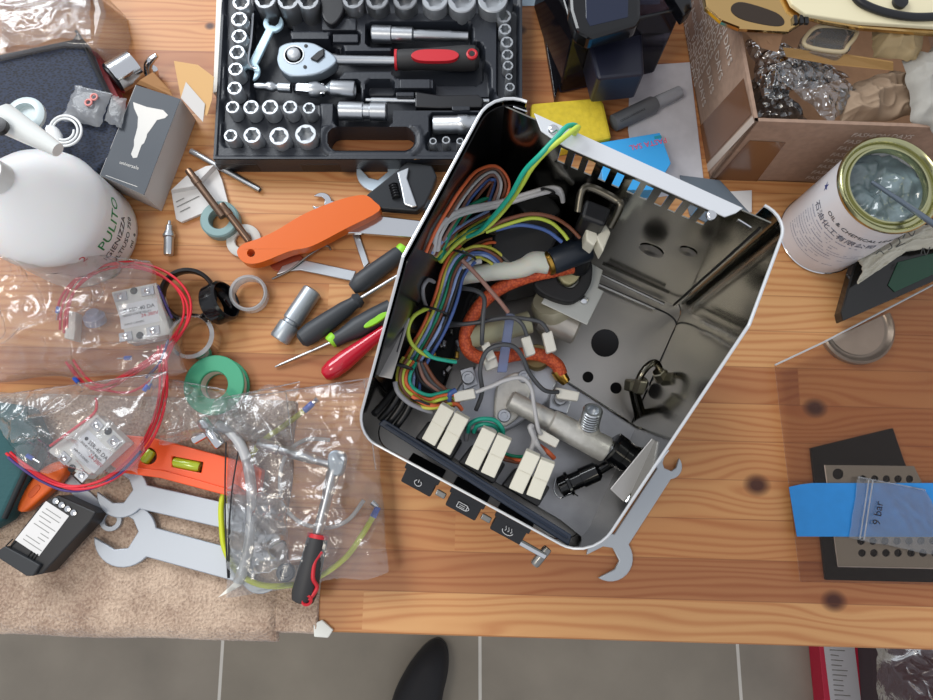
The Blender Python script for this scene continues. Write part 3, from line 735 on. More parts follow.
cab('yg', [(428, 308, .25), (414, 316, .252), (408, 330, .252), (412, 344, .25), (424, 354, .245), (440, 359, .24), (455, 361, .235)], .0019)
cab('tq', [(424, 350, .251), (432, 357, .248), (444, 360, .246), (456, 362, .24)], .0019)
spread(['tq', 'og', 'yg', 'br', 'ye'], [(410, 360, .235), (404, 372, .235), (404, 386, .234), (414, 396, .233), (428, 402, .232), (440, 400, .23), (452, 398, .226), (456, 404, .22)], 3.2, .0018, 1.6)
cab('gy', [(395, 382, .24), (398, 392, .24), (408, 402, .238), (420, 408, .234), (432, 412, .228)], .0024)
cab('og', [(412, 396, .24), (426, 404, .238), (442, 406, .232), (456, 404, .225), (462, 410, .22)], .002)
for o_ in range(4):
    cab('bk', [(412 + o_ * 3, 352 + o_ * 3, .22), (402 + o_ * 4, 378, .212), (388 + o_ * 7, 398 + o_ * 3, .205), (374 + o_ * 6, 414 + o_ * 6, .20)], .0036)
for o_ in range(4):
    cab(['bk', 'pk', 'dg', 'br'][o_], [(415 + o_ * 3, 362, .23), (420 + o_ * 5, 380, .22), (436 + o_ * 4, 392, .215), (444 + o_ * 3, 398 + o_, .21)], .002)
cab('tq', [(468, 432, .21), (470, 424, .222), (480, 419, .226), (494, 420, .225), (502, 428, .222), (503, 436, .215)], .0021)
cab('tq', [(474, 432, .21), (477, 426, .218), (487, 424, .221), (497, 428, .218), (500, 436, .21)], .0021)
cab('gy', [(466, 440, .20), (468, 430, .212), (476, 425, .216), (482, 424, .215)], .0024)
cab('og', [(540, 446, .20), (548, 452, .21), (554, 458, .205)], .0024)
cab('bl', [(449, 402, .225), (450, 394, .23), (456, 390, .23)], .0026)
spread(['gr', 'og', 'br'], [(500, 455, .20), (510, 458, .20), (522, 460, .20), (532, 456, .195)], 3, .0017, 1)
spread(['bk', 'bk', 'bk'], [(380, 250, .25), (396, 220, .26), (420, 190, .27), (440, 170, .27)], 5, .002, 1) if False else None
# cable ties
for u, v, z, r in ((463, 255, .264, .012), (435, 311, .254, .013), (489, 231, .268, .007), (548, 191, .288, .006), (421, 402, .236, .009), (403, 366, .236, .009)):
    c = P(u, v, inz(u, v, z, .014)); dirv = Vector((1, -.35, 0)).normalized()
    MB().tube([c + dirv * (r * math.cos(a_)) + Vector((0, 0, r * .55 * math.sin(a_))) for a_ in [i * PI / 8 for i in range(16)]], .0012, 6, True).build('cable_tie', CW['bk'], mac, smooth=True)
# ------------------------------------------------------------ socket set in its open case
CZ, CD = .036, .010                                  # top of the moulding, floor of its pockets
pock = []                                            # (u0, v0, u1, v1, corner, depth)
def pk(u0, v0, u1, v1, r=4, z=CD): pock.append((u0, v0, u1, v1, r, z))
pk(225, -14, 249, 99, 6, .029); pk(222, 98, 320, 147, 6, .029); pk(255, -14, 512, 12, 6, .014); pk(497, 5, 518, 97, 6, .026); pk(426, 133, 470, 150, 4, .02)
pk(249, 12, 290, 92, 5); pk(276, 40, 345, 80, 16); pk(330, 52, 398, 70, 5); pk(392, 42, 484, 78, 9); pk(366, 23, 472, 46, 5); pk(252, 80, 360, 102, 5)
pk(364, 89, 494, 109, 5); pk(334, 98, 392, 125, 5); pk(430, 113, 492, 135, 5); pk(434, 62, 490, 98, 8, .018); pk(366, 80, 394, 92, 5, .02); pk(330, 32, 360, 44, 4, .02); pk(288, 15, 330, 30, 4, .024)
def ul(v): return 214 + 8.5 * (160 - v) / 160
def caseh(u, v):
    z = CZ
    for (a, b, c, d, r, h) in pock:
        cx, cy = (a + c) / 2, (b + d) / 2; qx = abs(u - cx) - (c - a) / 2 + r; qy = abs(v - cy) - (d - b) / 2 + r
        sd = math.hypot(max(qx, 0), max(qy, 0)) + min(max(qx, qy), 0) - r
        t = min(1, max(0, (.8 - sd) / 1.6)); z = min(z, CZ + (h - CZ) * t)
    if v > 126 and 318 < u < 424:                      # raised rim round the hand grip
        qx = abs(u - 371) - 48 + 12; qy = abs(v - 139) - 14 + 12; sd = math.hypot(max(qx, 0), max(qy, 0)) + min(max(qx, qy), 0) - 12
        if -1 < sd < 4: z += .002
    e = min(u - ul(v), 522 - u, 160 - v)
    if e < 3: z += .003
    return z
def inhole(u, v):
    qx = abs(u - 371) - 44 + 11; qy = abs(v - 139) - 12 + 11
    return math.hypot(max(qx, 0), max(qy, 0)) + min(max(qx, qy), 0) - 11 < 0
case = thing('socket_set_case', 'dark moulded plastic socket set case lying open at the top of the bench', 'tool case', P(368, 60, 0))
U0, U1, V0, V1 = 213, 522, -40, 160
def cf(s, t):
    v = V1 + (V0 - V1) * t; u = ul(v) + (522 - ul(v)) * s
    z = caseh(u, v); q = P(u, v, CZ); return (q.x, q.y, z)
NU, NV = 232, 150
MB().grid(cf, NU, NV, lambda s, t: inhole(ul(V1 + (V0 - V1) * t) + (522 - ul(V1 + (V0 - V1) * t)) * s, V1 + (V0 - V1) * t)).build('moulded_tray', CASEP, case, smooth=True, ang=60)
oc = crom(px([(214, 158), (218, 163), (368, 162), (517, 163), (522, 158), (522, 60), (522, -40), (368, -41), (213, -40), (213, 60)], .036), 1, True)
ho = [P(a, b, CZ) for a, b in [(371 + (33 if math.cos(t) > 0 else -33) + 11 * math.cos(t), 139 + (1 if math.sin(t) > 0 else -1) + 11 * math.sin(t)) for t in [2 * PI * i / 28 for i in range(28)]]]
mb = MB(); o_ = px([(214, 160), (522, 160), (522, -40), (224.6, -40)], CZ)
for lo in (o_, ho):
    n = len(lo); vs = [(p.x, p.y, .002) for p in lo] + [(p.x, p.y, CZ + .001) for p in lo]
    mb.add(vs, [(i, (i + 1) % n, (i + 1) % n + n, i + n) for i in range(n)])
mb.build('case_side', CASEP, case)
for a, b in ((216, 258), (300, 340), (420, 470)):
    q = px([(a, 160), (b, 160), (b, 166), (a, 166)], .02)
    MB().prism(q, .004, .024).build('case_latch', BLACKP, case, bevel=.001)
q = px([(219, -20), (226, -20), (222, 95), (215, 96)], .01)
MB().prism(q, .001, .018).build('hinge_strip', WHITEP, case, bevel=.001)
for (a, b, c, d) in ((400, 79, 430, 88), (452, 106, 470, 110), (333, 34, 358, 42), (396, 92, 414, 96), (322, 18, 356, 30)):
    MB().prism(px([(a, b), (c, b), (c, d), (a, d)], .039), .033, .039).build('moulded_rib', CASEP, case, bevel=.001)
q = [(322, -14), (336, -16), (344, 6), (338, 20), (330, 24), (322, 14)]
slab('centre_latch', q, .048, .036, BLACKP, case, curve=True, bevel=.002)
SOCK = [(241, 2, 9), (239, 19, 8.5), (239, 36, 8), (237, 52, 8), (235.5, 69, 7.5), (234.5, 88, 7.5), (232.5, 107, 7), (251, 107, 8), (270, 107, 8.5), (290, 107, 7.5), (309, 108, 6.5),
        (230.5, 135.5, 7), (252, 135, 9), (279, 136, 10.2), (305.5, 134, 11), (265, -1, 11), (288, 0, 11), (308, 0, 11), (353, -1, 11), (377, -1, 11.5), (405, -1, 12), (435, -1, 13), (462, 0, 14), (493, -1, 15),
        (504, 16, 7.5), (505, 29, 6.5), (507, 42, 6.5), (507.5, 54.5, 6), (508, 65.5, 5.5), (509, 76.5, 3.6), (510, 87, 5), (433, 141, 3.8), (446, 140, 4.2), (460, 141, 3.8)]
def rank(i):
    u, v, r = SOCK[i]
    return u, v, r
def socket(i):
    u, v, r = SOCK[i]
    big = r >= 11 and v < 10
    zt = .052 if not 24 <= i <= 33 else .044; zb = (.0295 if i < 15 else .0165) if i < 24 else (.0265 if i < 31 else .021)
    if big: zt = .056; zb = .0145
    R = RR(r, u, v, zt); c = P(u, v, zt); ri = R * .66; n = 24
    prof = [(R * .9, zb), (R, zb + .001), (R, zt - .0012), (R * .93, zt), (ri, zt)]
    mb = MB(); k = len(prof); M = Matrix.Translation((c.x, c.y, 0))
    vs = []; fs = []
    for (rr, z) in prof + [(ri * .96, zt - .012 if zt - .012 > zb else zb + .002), (.0002, zt - .012 if zt - .012 > zb else zb + .002)]:
        for j in range(n):
            A = 2 * PI * j / n; q = rr
            if rr <= ri and rr > .001: q = rr * (1.0 if j % 4 else 1.16) if not r < 9 or True else rr
            if rr <= ri and j % 4 == 2: q = rr * .9
            vs.append((q * math.cos(A), q * math.sin(A), z))
    for a_ in range(len(prof) + 1):
        for j in range(n):
            l = (j + 1) % n; fs.append((a_ * n + j, a_ * n + l, (a_ + 1) * n + l, (a_ + 1) * n + j))
    fs.append(tuple(range(n - 1, -1, -1)))
    mb.add(vs, fs, M)
    return mb
ords = ['first', 'second', 'third', 'fourth', 'fifth', 'sixth', 'seventh', 'eighth', 'ninth']
def slabel(i):
    if i < 6: return 'chrome socket, %s from the top in the left column of the case' % ords[i]
    if i < 11: return 'chrome socket, %s from the left in the upper of the two lower rows' % ords[i - 6]
    if i < 15: return 'chrome socket, %s from the left in the bottom left row of the case' % ords[i - 11]
    if i < 24: return 'large socket, %s from the left along the top edge of the case' % ords[i - 15]
    if i < 31: return 'small chrome socket, %s from the top in the right column of the case' % ords[i - 24]
    return 'tiny bit socket, %s from the left beside the hand grip of the case' % ords[i - 31]
SG = ['sockets in the left column'] * 6 + ['sockets in the upper lower row'] * 5 + ['sockets in the bottom left row'] * 4 + ['large sockets along the top edge'] * 9 + ['small sockets in the right column'] * 7 + ['bit sockets by the hand grip'] * 3
for i in range(len(SOCK)):
    tag(socket(i).build('socket', mat('socket_satin', 'b2b6ba', .38, .7) if not 15 <= i <= 20 else mat('dark_socket_steel', '8d8f92', .38, .9), None, smooth=True, ang=40), slabel(i), 'socket', SG[i])
# tools inside the case
spanner(P(274, 25, .03), P(250, 73, .03), RR(10, 275, 24, .03), RR(11, 249, 72, .03), .0105, .005, mat('pale_blue_steel', 'b9d6e4', .4, .3), 'small pale blue open ended spanner in the socket case', enda='open', endb='open', anga=.2, angb=.2, w2=.012)
o = MB().tube(crom([P(253, 14, .040), P(251, 40, .040), P(248, 60, .040), P(252, 67, .040), P(257, 68, .040)], 5), .0017, 6).build('hex_key', SATIN, None, smooth=True); tag(o, 'thin steel hex key at the left of the small spanner in the case', 'hex key')
t = thing('ratchet', 'chrome ratchet with black and red grip lying in the socket case', 'ratchet', P(370, 60, .012))
hd = [(278, 52), (280, 46), (290, 42), (310, 42), (322, 47), (334, 55), (336, 62), (326, 70), (312, 75), (292, 76), (281, 70), (277, 60)]
slab('ratchet_head', hd, .042, .024, mat('satin_head_steel', '98a3ad', .42, .7), t, curve=True, bevel=.002)
p = P(294, 55, .042)
MB().lathe([(.014, 0), (.0135, .001), (.012, .001), (.0118, -.0006), (.009, -.0006), (.0085, .004), (.007, .006), (.0004, .0065)], Matrix.Translation(p), 24).build('drive_button', mat('worn_silver', 'c8ccd0', .4, .5), t, smooth=True)
slab('direction_lever', [(310, 58), (318, 51), (324, 48), (324, 55), (317, 61)], .045, .042, BLACKP, t, bevel=.001)
for u, v in ((306, 46), (305, 67)): MB().lathe([(.0026, 0), (.0024, .0008), (.0004, .0009)], Matrix.Translation(P(u, v, .042)), 12).build('head_screw', BLACKP, t, smooth=True)
rod('shaft', P(332, 60, .033), P(396, 61, .033), [(0, .0085), (.1, .0066), (1, .006)], SATIN, t)
rod('grip_collar', P(395, 60, .033), P(397.5, 60, .033), [(0, .0135), (1, .0135)], REDP, t)
gp = rod('grip', P(397, 60, .033), P(479, 58, .033), [(0, .0125), (.08, .0135), (.3, .0135), (.5, .0145), (.8, .0165), (.95, .016), (1, .011)], mat('soft_black_rubber', '2b2a2b', .55), t)
slab('red_inlay', [(411, 55), (418, 50), (434, 49), (452, 50), (459, 55), (452, 60), (434, 61), (418, 60)], .0505, .044, REDP, gp, curve=True)
MB().lathe([(.0075, 0), (.0075, .003), (.0055, .004), (.004, .003), (.004, 0)], Matrix.Translation(P(472, 55, .046)), 20, ).build('red_ring', REDP, gp, smooth=True)
def tooltube(name, a, b, prof, m, label, cat, za=.032, r=None, n=24):
    o = rod(name, P(*a, za), P(*b, za), prof, m, None, n); return tag(o, label, cat)
tooltube('extension_bar', (372, 34), (468, 37), [(0, .0105), (.01, .0115), (.2, .0115), (.21, .010), (.42, .0105), (.44, .0075), (.82, .0075), (.83, .0068), (1, .0066)], SATIN, 'chrome extension bar lying above the red and black ratchet grip in the case', 'extension bar')
tooltube('deep_socket', (433, 125), (488, 124), [(0, .0105), (.02, .0115), (.44, .0115), (.46, .0125), (.62, .0125), (.64, .0115), (1, .011)], SATIN, 'long chrome deep socket lying in the case, half behind the machine corner', 'socket')
tooltube('spark_plug_socket', (339, 111), (387, 112), [(0, .011), (.02, .012), (.5, .012), (.52, .010), (.64, .010), (.66, .012), (.98, .012), (1, .0105)], SATIN, 'short thick plug socket lying above the hand grip of the case', 'socket')
t = thing('universal_joint', 'large chrome universal joint lying under the ratchet head in the case', 'universal joint', P(326, 94, .02))
rod('joint_body', P(310, 90, .033), P(296, 89, .033), [(0, .008), (.9, .0075), (1, .006)], SATIN, t, 4)
rod('joint_fork', P(310, 90, .033), P(328, 90, .033), [(0, .010), (.4, .011), (1, .004)], SATIN, t)
rod('joint_pin', P(322, 85, .034), P(322, 95, .034), [(0, .004), (1, .004)], CHROME, t)
rod('joint_socket', P(326, 88, .033), P(355, 90, .033), [(0, .004), (.2, .0105), (.96, .0112), (1, .0105), (1, .007), (.8, .006)], SATIN, t)
tooltube('small_universal_joint', (255, 86), (291, 88), [(0, .004), (.1, .0048), (.3, .0046), (.36, .0065), (.5, .0068), (.6, .004), (.66, .0066), (1, .0068)], SATIN, 'small chrome universal joint at the left end of its row in the case', 'universal joint')
t = thing('bit_screwdriver', 'bit driver with black handle and thin steel shaft lying in the case', 'screwdriver', P(425, 99, .02))
rod('driver_shaft', P(366, 100, .030), P(416, 101, .030), [(0, .0025), (.1, .0025), (.11, .0036), (1, .0036)], SATIN, t)
slab('driver_handle', [(415, 91), (440, 95), (478, 94), (484, 99), (482, 107), (440, 108), (415, 107)], .036, .022, BLACKP, t, bevel=.002)
rod('driver_tip', P(483, 101, .030), P(489, 101, .030), [(0, .003), (1, .003)], SATIN, t)

# ------------------------------------------------------------ hand tools between the case and the machine
t = thing('adjustable_wrench', 'adjustable wrench with long orange handle lying below the socket case', 'wrench', P(330, 220, .01))
hp = crom(px([(237, 251), (240, 259), (248, 263.5), (262, 262), (290, 251), (312, 246), (345, 229), (379, 211), (374, 201), (364, 195), (345, 198), (322, 206), (300, 216), (275, 231), (257, 239), (243, 244)], .034), 4, True)
MB().prism(hp, .016, .034, [[P(a, b, .034) for a, b in circ((251, 253), 4, 14)]]).build('orange_grip', ORANGE, t, bevel=.0045, seg=4, smooth=True)
slab('jaw_body', [(366, 195), (397, 170), (407, 161), (432, 165), (437, 176), (433, 188), (425, 205), (417, 211), (378, 208)], .031, .017, mat('blackened_steel', '2e3033', .4, .6), t, bevel=.002)
slab('sliding_jaw', [(397, 172), (409, 167), (407, 178), (417, 206), (412, 207), (404, 204), (401, 188)], .036, .031, SATIN, t, bevel=.0015)
a, b = P(393, 184, .032), P(397, 199, .032); L = (b - a).length; mb = []
for i in range(6): mb += [(i / 6, .0042), (i / 6 + .06, .0062), (i / 6 + .11, .0042)]
rod('worm_screw', a, b, mb, BLACKP, t)
spanner(P(379, 173, .004), P(440, 215, .004), RR(22, 385, 178, 0), .014, .016, .006, mat('blue_white_chrome', 'c6d4de', .3, .7), 'chrome open ended spanner with wide jaw behind the black wrench jaw', enda='open', anga=-.2)
spanner(P(322, 203, .003), P(402, 228, .003), RR(10, 322, 203), .010, .012, .004, CHROME, 'chrome spanner whose tip peeps out above the orange handle', enda='open', anga=.2)
def crank(name, pts, z, t_, m, label, cat='wrench'): 
    o = slab(name, pts, z + t_, z, m, None, curve=False, bevel=.001, smooth=True, ang=30); return tag(o, label, cat)
crank('combination_wrench', [(317, 240), (326, 240), (338, 235), (348, 230), (358, 217), (372, 215), (425, 221), (432, 238), (412, 237), (360, 233), (346, 233), (336, 238), (324, 243)], .012, .007, CHROME, 'broad chrome wrench shank running from the orange handle under the machine')
crank('flat_spanner', [(282, 266), (298, 260), (305, 260), (356, 271), (352, 281), (300, 270), (288, 271), (276, 275)], .001, .004, SATIN, 'flat steel spanner shank lying between orange handle and black screwdriver')
crank('thin_spanner', [(352, 234), (359, 233), (369, 263), (364, 268)], .001, .003, SATIN, 'narrow steel strip under the wrench, beside the black screwdriver tip', 'spanner')
o = wire('hook_pick', [(272, 279, .006), (290, 270, .006), (308, 256, .008), (322, 247, .01), (328, 246, .01), (331, 250, .01)], .0014, STEELD); tag(o, 'thin bent steel pick under the orange handle', 'pick')
o = slab('copper_gasket', [(270, 264), (280, 254), (294, 252), (302, 257), (298, 264), (286, 270), (276, 271)], .004, .001, mat('red_copper', 'a5573f', .35, .6), None, curve=True); tag(o, 'reddish copper scrap under the end of the orange handle', 'gasket')
# deep socket on the bench
o = rod('deep_socket', P(313, 290, .012), P(279, 340, .012), [(0, .0105), (.02, .0125), (.62, .0125), (.64, .0105), (.68, .0105), (.7, .0130), (.97, .0130), (1, .012), (1, .008), (.85, .007)], mat('matt_socket_steel', 'a9b0b6', .4, .8), None); tag(o, 'grey steel deep socket lying on the wood left of the screwdrivers', 'socket')
def driver(name, label, butt, neck, tip, prof, gm, collar=None, cm=None, shaft=.0024, z=.014, stripe=None):
    t = thing(name, label, 'screwdriver', P((butt[0] + neck[0]) / 2, (butt[1] + neck[1]) / 2, 0))
    A, B = P(*butt, z), P(*neck, z)
    gp = rod('grip', A, B, prof, gm, t)
    if collar: rod('collar', P(*collar[0], z), P(*collar[1], z), [(0, collar[2]), (.2, collar[2] * 1.1), (.8, collar[2] * 1.1), (1, collar[2])], cm, gp)
    if tip: rod('blade', B, P(tip[0], tip[1], tip[2] if len(tip) > 2 else .004), [(0, shaft), (.9, shaft), (1, shaft * .5)], SATIN, t)
    if stripe:
        M = frame(P(*stripe[0], z + .009), P(*stripe[1], z + .009))
        L = (P(*stripe[1], z) - P(*stripe[0], z)).length
        MB().prism([(L / 2 + L / 2 * math.cos(a), stripe[2] * math.sin(a)) for a in [i * PI / 8 for i in range(16)]], -.007, stripe[3], (), M).build('grip_inlay', LIME, gp, bevel=.001)
    return t
GRIP = mat('charcoal_grip', '33373c', .5)
driver('screwdriver', 'screwdriver with charcoal grip and lime butt beside the machine wall', (402, 252), (352, 289), None, [(0, .009), (.08, .011), (.3, .0115), (.65, .0125), (.85, .0125), (.96, .009), (1, .007)], GRIP, ((405, 248), (400, 254), .009), LIME)
driver('screwdriver', 'charcoal screwdriver lying butt down beside the grey deep socket', (300, 341), (361, 298), (404, 272, .02), [(0, .007), (.04, .0115), (.2, .0135), (.45, .0125), (.75, .0105), (.86, .0085), (.9, .0085), (.93, .0105), (1, .0075)], GRIP, z=.014)
driver('screwdriver', 'screwdriver with lime collar and lime side panel pointing left', (392, 308), (334, 341), (275, 367, .003), [(0, .012), (.3, .0135), (.6, .0135), (.85, .0095), (1, .009)], GRIP, ((336, 337), (330, 343), .0085), LIME, .0018, .013, ((364, 328), (388, 313), .0045, .004))
driver('screwdriver', 'translucent red screwdriver handle lying nearest the clear bag', (324, 376), (385, 330), None, [(0, .006), (.04, .010), (.15, .0125), (.35, .0125), (.6, .010), (.8, .0085), (1, .0075)], mat('clear_red_acetate', 'c01830', .15, coat=.5))

# ------------------------------------------------------------ towel spanners, level, controller
sm = mat('forged_satin_chrome', 'a8aeb6', .46, .5, bump=.05, scale=120)
TT = .017
tag(spanner(P(127, 535, TT), P(262, 572, TT), RR(31, 127, 535, TT), .024, RR(29, 180, 550, TT), .005, sm, 'x', anga=-.25, endb='open'), 'large satin open ended spanner lying lowest on the beige towel', 'wrench')
tag(spanner(P(124, 492, TT + .004), P(262, 524, TT + .004), RR(25, 124, 492, TT), .022, RR(24, 180, 506, TT), .005, sm, 'x', anga=-.35, endb='open'), 'large satin spanner just under the orange spirit level', 'wrench')
tag(spanner(P(62, 474, TT - .004), P(112, 520, TT - .004), .012, .013, .015, .004, sm, 'x', enda='ring', endb='ring'), 'satin spanner shank sticking out behind the black controller', 'wrench')
t = thing('spirit_level', 'orange torpedo spirit level half under the bags on the towel', 'spirit level', P(190, 470, TT))
OR2 = mat('orange_level_plastic', 'f0561e', .38)
lv = [(112, 434), (150, 437), (252, 464), (262, 470), (258, 497), (232, 494), (162, 474), (118, 470), (106, 462)]
slab('level_body', lv, .032, TT, OR2, t, [[(172, 456), (203, 462), (201, 473), (172, 467)], circ((148, 456), 8.5, 16)], bevel=.0012)
slab('level_lip', [(118, 466), (162, 470), (232, 490), (232, 497), (160, 478), (116, 472)], .035, .032, OR2, t, bevel=.001)
VIAL = mat('yellow_green_vial', 'aebf2c', .1, coat=.5)
rod('vial', P(174, 462, .026), P(200, 467, .026), [(0, .0055), (.1, .0066), (.9, .0066), (1, .0055)], VIAL, t)
rod('vial', P(144, 462, .026), P(152, 450, .026), [(0, .0055), (.1, .0066), (.9, .0066), (1, .0055)], VIAL, t)
t = thing('temperature_controller', 'black panel controller with white rating label on the towel', 'controller', P(45, 535, TT))
slab('housing', [(3, 554), (42, 503), (58, 495), (96, 512), (90, 522), (42, 574), (28, 576)], .046, TT, BLACKP, t, bevel=.0015)
slab('front_bezel', [(-3, 551), (5, 546), (40, 565), (33, 576), (26, 576), (-2, 558)], .052, TT, mat('soft_black', '24272b', .5), t, bevel=.0012)
slab('rating_label', [(46, 501), (69, 516), (39, 556), (15, 540)], .0464, .0461, PAPER, t)
M = frame(P(15, 540, .0465), P(46, 501, .0465)); M = frame(P(46, 501, .0466), P(69, 516, .0466))
mb = MB(); hh = (P(15, 540, .0465) - P(46, 501, .0465)).length; ww = (P(69, 516, .0465) - P(46, 501, .0465)).length
for i, (f0, f1) in enumerate(((.15, .8), (.1, .85), (.1, .6), (.2, .9), (.1, .75), (.5, .85), (.5, .8), (.1, .7), (.1, .9))):
    y = -hh * (.12 + .095 * i); mb.add([(ww * f0, y, 0), (ww * f1, y, 0), (ww * f1, y - .0009, 0), (ww * f0, y - .0009, 0)], [(0, 1, 2, 3)], M)
mb.build('label_print', mat('faint_print', '8c8c88', .8), t)
for i in range(4):
    MB().lathe([(.0036, 0), (.0034, .0012), (.0008, .0016)], Matrix.Translation(P(56 + i * 5.9, 501 + i * 3.9, .0465)), 12).build('terminal_screw', CHROME, t, smooth=True)
for (a, b) in (((6, 546), (13, 539)), ((9, 548), (16, 541)), ((26, 559), (32, 551)), ((29, 561), (35, 553)), ((32, 562), (38, 554))):
    MB().tube(px([a, b], .0465), .0008, 5).build('vent_slot', mat('matt_black', '0e0e10', .6), t)
# utility knife end and teal case at the far left
t = thing('utility_knife', 'orange plastic knife handle sticking out beside the teal case', 'knife', P(35, 490, .012))
slab('knife_handle', [(16, 508), (22, 512), (32, 506), (60, 480), (64, 462), (44, 466), (24, 488)], .034, TT, mat('orange_knife_plastic', 'ef6a22', .35), t, curve=True, bevel=.004, smooth=True, seg=3)
slab('grip_dimple', [(28, 494), (36, 485), (40, 488), (31, 498)], .0348, .034, mat('deeper_orange', 'd8581a', .4), t, curve=True)
t = thing('tool_roll', 'dark teal fabric case at the left edge of the bench', 'case', P(5, 470, .012))
TEAL = mat('dark_teal_fabric', '1f4f52', .7, bump=.3, scale=300)
slab('case_body', [(-60, 395), (24, 405), (40, 440), (22, 478), (2, 520), (-70, 560)], .05, TT, TEAL, t, bevel=.006, seg=3, smooth=True)
MB().tube(crom([P(40, 442, .044), P(22, 479, .046), (P(4, 518, .045))], 5), .004, 8).build('case_piping', mat('black_piping', '10171a', .6), t, smooth=True)
# ------------------------------------------------------------ left: bottle, box, rings, relays
def ridge(x, y, s): return (1 - abs(noise.noise(Vector((x, y, s))))) ** 6
def film(q, z, hgt, wr, seed, nu=70, nv=70, wob=4, f=16):
    """crumpled film over a four-cornered patch"""
    def pos(s, t):
        u = (q[0][0] * (1 - s) + q[1][0] * s) * (1 - t) + (q[3][0] * (1 - s) + q[2][0] * s) * t
        v = (q[0][1] * (1 - s) + q[1][1] * s) * (1 - t) + (q[3][1] * (1 - s) + q[2][1] * s) * t
        e = 1 - min(1, min(s, 1 - s, t, 1 - t) * 5)
        u += wob * e * noise.noise(Vector((s * 4, t * 4, seed))); v += wob * e * noise.noise(Vector((s * 4, t * 4, seed + 9)))
        return u, v
    def fn(s, t):
        u, v = pos(s, t); m = min(1, min(s, 1 - s, t, 1 - t) * 7)
        dome = (math.sin(PI * s) * math.sin(PI * t)) ** .5 if 0 < s < 1 and 0 < t < 1 else 0
        p = P(u, v, z); x, y = p.x * f + seed, p.y * f
        w = ridge(x + y * .5, y * .6, seed) * .6 + ridge(x * .5 - y, y + x * .4, seed + 3) * .6 + .5 * noise.noise(Vector((x * 1.2, y * 1.2, seed))) + .25 * ridge(x * 2.7, y * 2.3, seed + 5)
        zz = z + hgt * dome + wr * w * (.3 + .7 * m)
        return (p.x, p.y, zz)
    return MB().grid(fn, nu, nv)
FILM = clear('clear_poly_film', 'fafbfc', .13, bump=.8, scale=60, gloss=2.2, ior=1.5, haze=.12, hazecol='eef1f5', dist=.002)
MILK = clear('milky_poly_film', 'f6f8fa', .2, bump=.5, scale=80, gloss=.9, ior=1.45, haze=.30, hazecol='eef0f2', dist=.002)
CLEARP = clear('clear_rigid_plastic', 'f4f6f6', .04, gloss=1.2, ior=1.5, haze=.16, hazecol='ffffff')
def bag(name, label, q, z, hgt, wr, seed, m=None, cat='plastic bag', rim=True, **k):
    t = thing(name, label, cat, P(sum(a[0] for a in q) / 4, sum(a[1] for a in q) / 4, 0))
    film(q, z, hgt, wr, seed, **k).build('top_film', m or FILM, t, smooth=True, ang=0)
    if rim:
        MB().tube([p for p in crom(px([q[0], q[1]], z + .001), 6)], .0009, 5).build('seal_strip', m or FILM, t)
    return t
# spray bottle
WB = mat('glossy_white_hdpe', 'eff1f1', .25, spec=.5); setin(WB.node_tree.nodes['Principled BSDF'], 'Subsurface Weight', .15)
B0 = P(84, 236, 0); B0.z = .0
bt = thing('spray_bottle', 'big white spray bottle with green and black label at the left edge', 'bottle', B0)
MBt = Matrix.Translation(B0)
MB().lathe([(.066, .001), (.072, .004), (.073, .012), (.073, .085), (.0735, .092), (.070, .104), (.060, .122), (.046, .140), (.030, .158), (.020, .168), (.016, .172), (.016, .180)], MBt, 48).build('bottle_body', WB, bt, smooth=True, ang=70)
fz = mat('frosted_plastic', 'dfe2df', .3)
top = B0 + Vector((0, 0, .180))
rod('screw_cap', top - Vector((0, 0, .008)), top + Vector((0, 0, .012)), [(0, .018), (1, .0165)], fz, bt)
h0 = P(4, 118, .20); h1 = P(58, 150, .195)
MB().tube([h0, h0.lerp(h1, .5), h1], [.016, .012, .0075], 14).build('spray_head', fz, bt, smooth=True)
MB().lathe([(.019, 0), (.021, .002), (.021, .006), (.018, .008), (.013, .008), (.012, .002)], Matrix.Translation(P(28, 118, .185)), 28).build('nozzle_ring', mat('pale_blue_plastic', 'c5d2d4', .3), bt, smooth=True)
MB().lathe([(.009, 0), (.009, .006), (.004, .007)], Matrix.Translation(P(1, 128, .214)), 16).build('nozzle_hole', BLACKP, bt, smooth=True)
def bendc(C, R, a0, z0, tilt=0):
    """wrap flat lettering round an upright cylinder; x runs round it, y up"""
    def f(v):
        ang = a0 + v.x / R; r = R + .0003 + v.z
        return Vector((C.x + r * math.cos(ang), C.y + r * math.sin(ang), z0 + v.y))
    return f
I4 = Matrix.Identity(4)
GI = mat('green_ink', '1f8a4a', .6)
MB().text('PULITO', .021, I4, bend=bendc(B0, .073, -.62, .060)).build('green_lettering', GI, bt)
MB().text('IGIENIZZA', .013, I4, bend=bendc(B0, .073, -.72, .042)).build('black_lettering', INK, bt)
MB().text('MULTIUSO 750', .011, I4, bend=bendc(B0, .073, -.80, .026)).build('black_lettering', INK, bt)
MB().text('ml  e', .010, I4, bend=bendc(B0, .073, -.30, .012)).build('black_lettering', INK, bt)
MB().text('2', .016, I4, bend=bendc(B0, .073, -.95, .070)).build('red_lettering', REDINK, bt)
